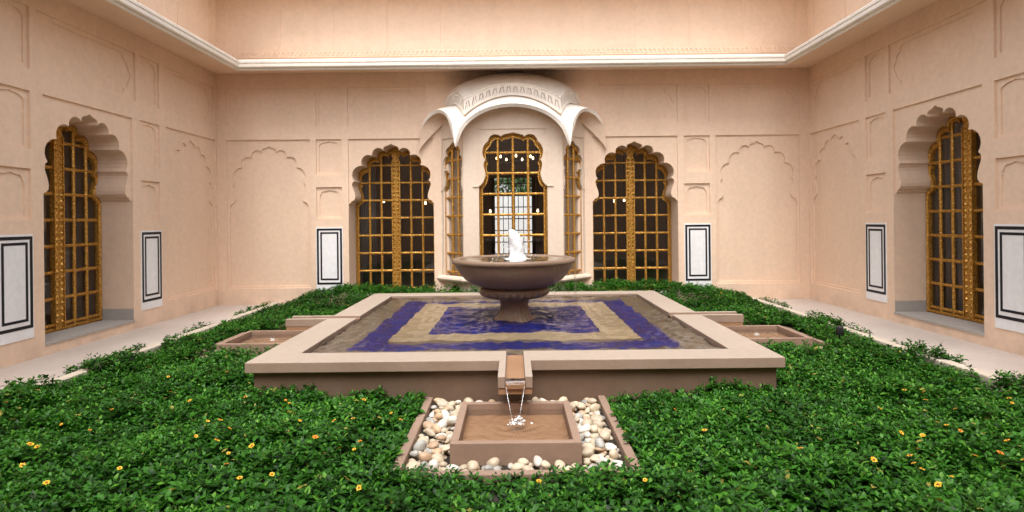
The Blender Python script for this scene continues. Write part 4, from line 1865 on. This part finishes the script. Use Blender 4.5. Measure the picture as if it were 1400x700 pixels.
# ------------------------------------------------------------------ flowers
FL = [(231, 537), (223, 546), (257, 549), (81, 581), (211, 580), (281, 577), (298, 574), (311, 586), (265, 596), (293, 603), (309, 620), (341, 610),
      (386, 607), (324, 653), (368, 651), (38, 610), (48, 610), (27, 637), (306, 635), (228, 515), (388, 547), (393, 552), (384, 557), (393, 565),
      (333, 543), (24, 538), (6, 552), (308, 510), (201, 503), (407, 576), (454, 575), (532, 565), (529, 576), (461, 613), (481, 614),
      (428, 599), (489, 603), (487, 668), (733, 660), (878, 658), (1097, 566), (1111, 570), (1167, 580), (1234, 535), (1263, 548), (1261, 535), (1279, 577),
      (1291, 581), (1310, 589), (1342, 593), (1374, 603), (1364, 620), (1396, 630), (1229, 594), (1258, 597), (1251, 614), (1241, 623), (1191, 631), (1246, 636),
      (1257, 643), (1297, 652), (1279, 664), (1280, 683), (1034, 610), (1091, 614), (1377, 546), (1381, 552), (1077, 512), (1303, 559), (1023, 517), (1329, 623),
      (480, 575), (545, 575), (495, 548), (440, 622), (150, 560), (120, 590), (160, 640), (60, 660), (230, 670), (1150, 520), (1200, 560), (920, 560), (960, 590),
      (300, 462), (265, 470), (560, 392), (612, 393), (450, 395), (985, 400), (1060, 440), (1100, 470), (870, 393), (930, 396), (480, 398)]
# the list above is a survey of the flowers; the lines below turn it once into places in the bed
frr = random.Random(21)


def flower_mesh(seedv):
    r_ = random.Random(seedv)
    mb = MB()
    n = 9
    for k in range(n):
        a = 2 * math.pi * k / n + r_.uniform(-0.12, 0.12)
        L_ = 0.019 * r_.uniform(0.85, 1.1)
        c, s = math.cos(a), math.sin(a)
        def P(l, w, z):
            return (l * c - w * s, l * s + w * c, z)
        mb.add([P(0.003, -0.002, 0), P(L_ * 0.6, -0.0052, 0.004), P(L_, -0.002, 0.003), P(L_, 0.002, 0.003), P(L_ * 0.6, 0.0052, 0.004), P(0.003, 0.002, 0), P(L_ * 0.6, 0, 0.002)],
               [(0, 1, 6), (1, 2, 6), (2, 3, 6), (3, 4, 6), (4, 5, 6), (5, 0, 6)])
    return mb


fl_meshes = []
for k in range(4):
    for mt in ('petal_y', 'petal_o'):
        me_ = flower_mesh(k).mesh('petals', True)
        me_.materials.append(M[mt])
        fl_meshes.append((mt, me_))
mbc = MB()
mbc.lathe([(0.0, 0.0075), (0.004, 0.007), (0.0068, 0.004), (0.007, 0.0)], 0, 0, 10)
me_c = mbc.mesh('centre', True)
me_c.materials.append(M['centre'])
mbs = MB()
mbs.lathe([(0.0013, 0.0), (0.0016, -0.07)], 0, 0, 5)
me_s = mbs.mesh('stem')
me_s.materials.append(M['stem'])
for (fx, fy) in FL:
    # view ray of the survey picture -> point at flower height above the bed
    fyr = fy + 0.0105 * (fx - 702)
    dx, dz = (fx - 702) / 788, -(fyr - 300) / 788
    y = 6.0
    for it in range(30):
        h = float(height(np.array([dx * y]), np.array([y]))[0]) + 0.022
        y = min(10.3, (h - 1.52) / dz * 0.5 + y * 0.5)
    x = dx * y
    if not bool(allowed(np.array([x]), np.array([y]))[0]):
        continue
    orange = frr.random() < 0.18
    me_ = frr.choice([m for t, m in fl_meshes if (t == 'petal_o') == orange])
    t = empty('flower')
    t.location = (x, y, h + frr.uniform(-0.004, 0.012))
    t.rotation_euler = (frr.uniform(-0.2, 0.75), frr.uniform(-0.4, 0.4), frr.uniform(0, 6.28))
    t.scale = (frr.uniform(0.65, 1.05),) * 3
    spot = ('behind the pool, by the wall' if y > 9.2 else 'near the pale stone kerb' if abs(x) > 3.45 else
            'close to the pool wall' if y > 4.1 and abs(x) < 2.9 else 'beside the pebble tray' if abs(x) < 1.6 else 'out in the open bed')
    cn = 'orange' if orange else 'yellow'
    tag(t, 'small %s daisy-like flower in the green ground cover %s' % (cn, spot), 'flower', '%s flowers %s' % (cn, spot))
    for nm, mm in (('petals', me_), ('centre', me_c), ('stem', me_s)):
        o = bpy.data.objects.new(nm, mm)
        col.objects.link(o)
        o.parent = t

# ------------------------------------------------------------------ garden light
gl_ = tag(empty('garden_light'), 'small black garden spotlight poking out of the ground cover beside the basin', 'garden light')
lx, ly = 3.78, 6.7
mb = MB()
mb.lathe([(0.012, -0.02), (0.012, 0.13), (0.02, 0.135)], lx, ly, 10)
mb.build('spike', M['iron'], gl_, True)
mb = MB()
mb.lathe([(0.0, 0.13), (0.034, 0.135), (0.040, 0.15), (0.040, 0.225), (0.036, 0.235), (0.0, 0.235)], lx, ly, 16)
mb.build('lamp_head', M['iron'], gl_, True)
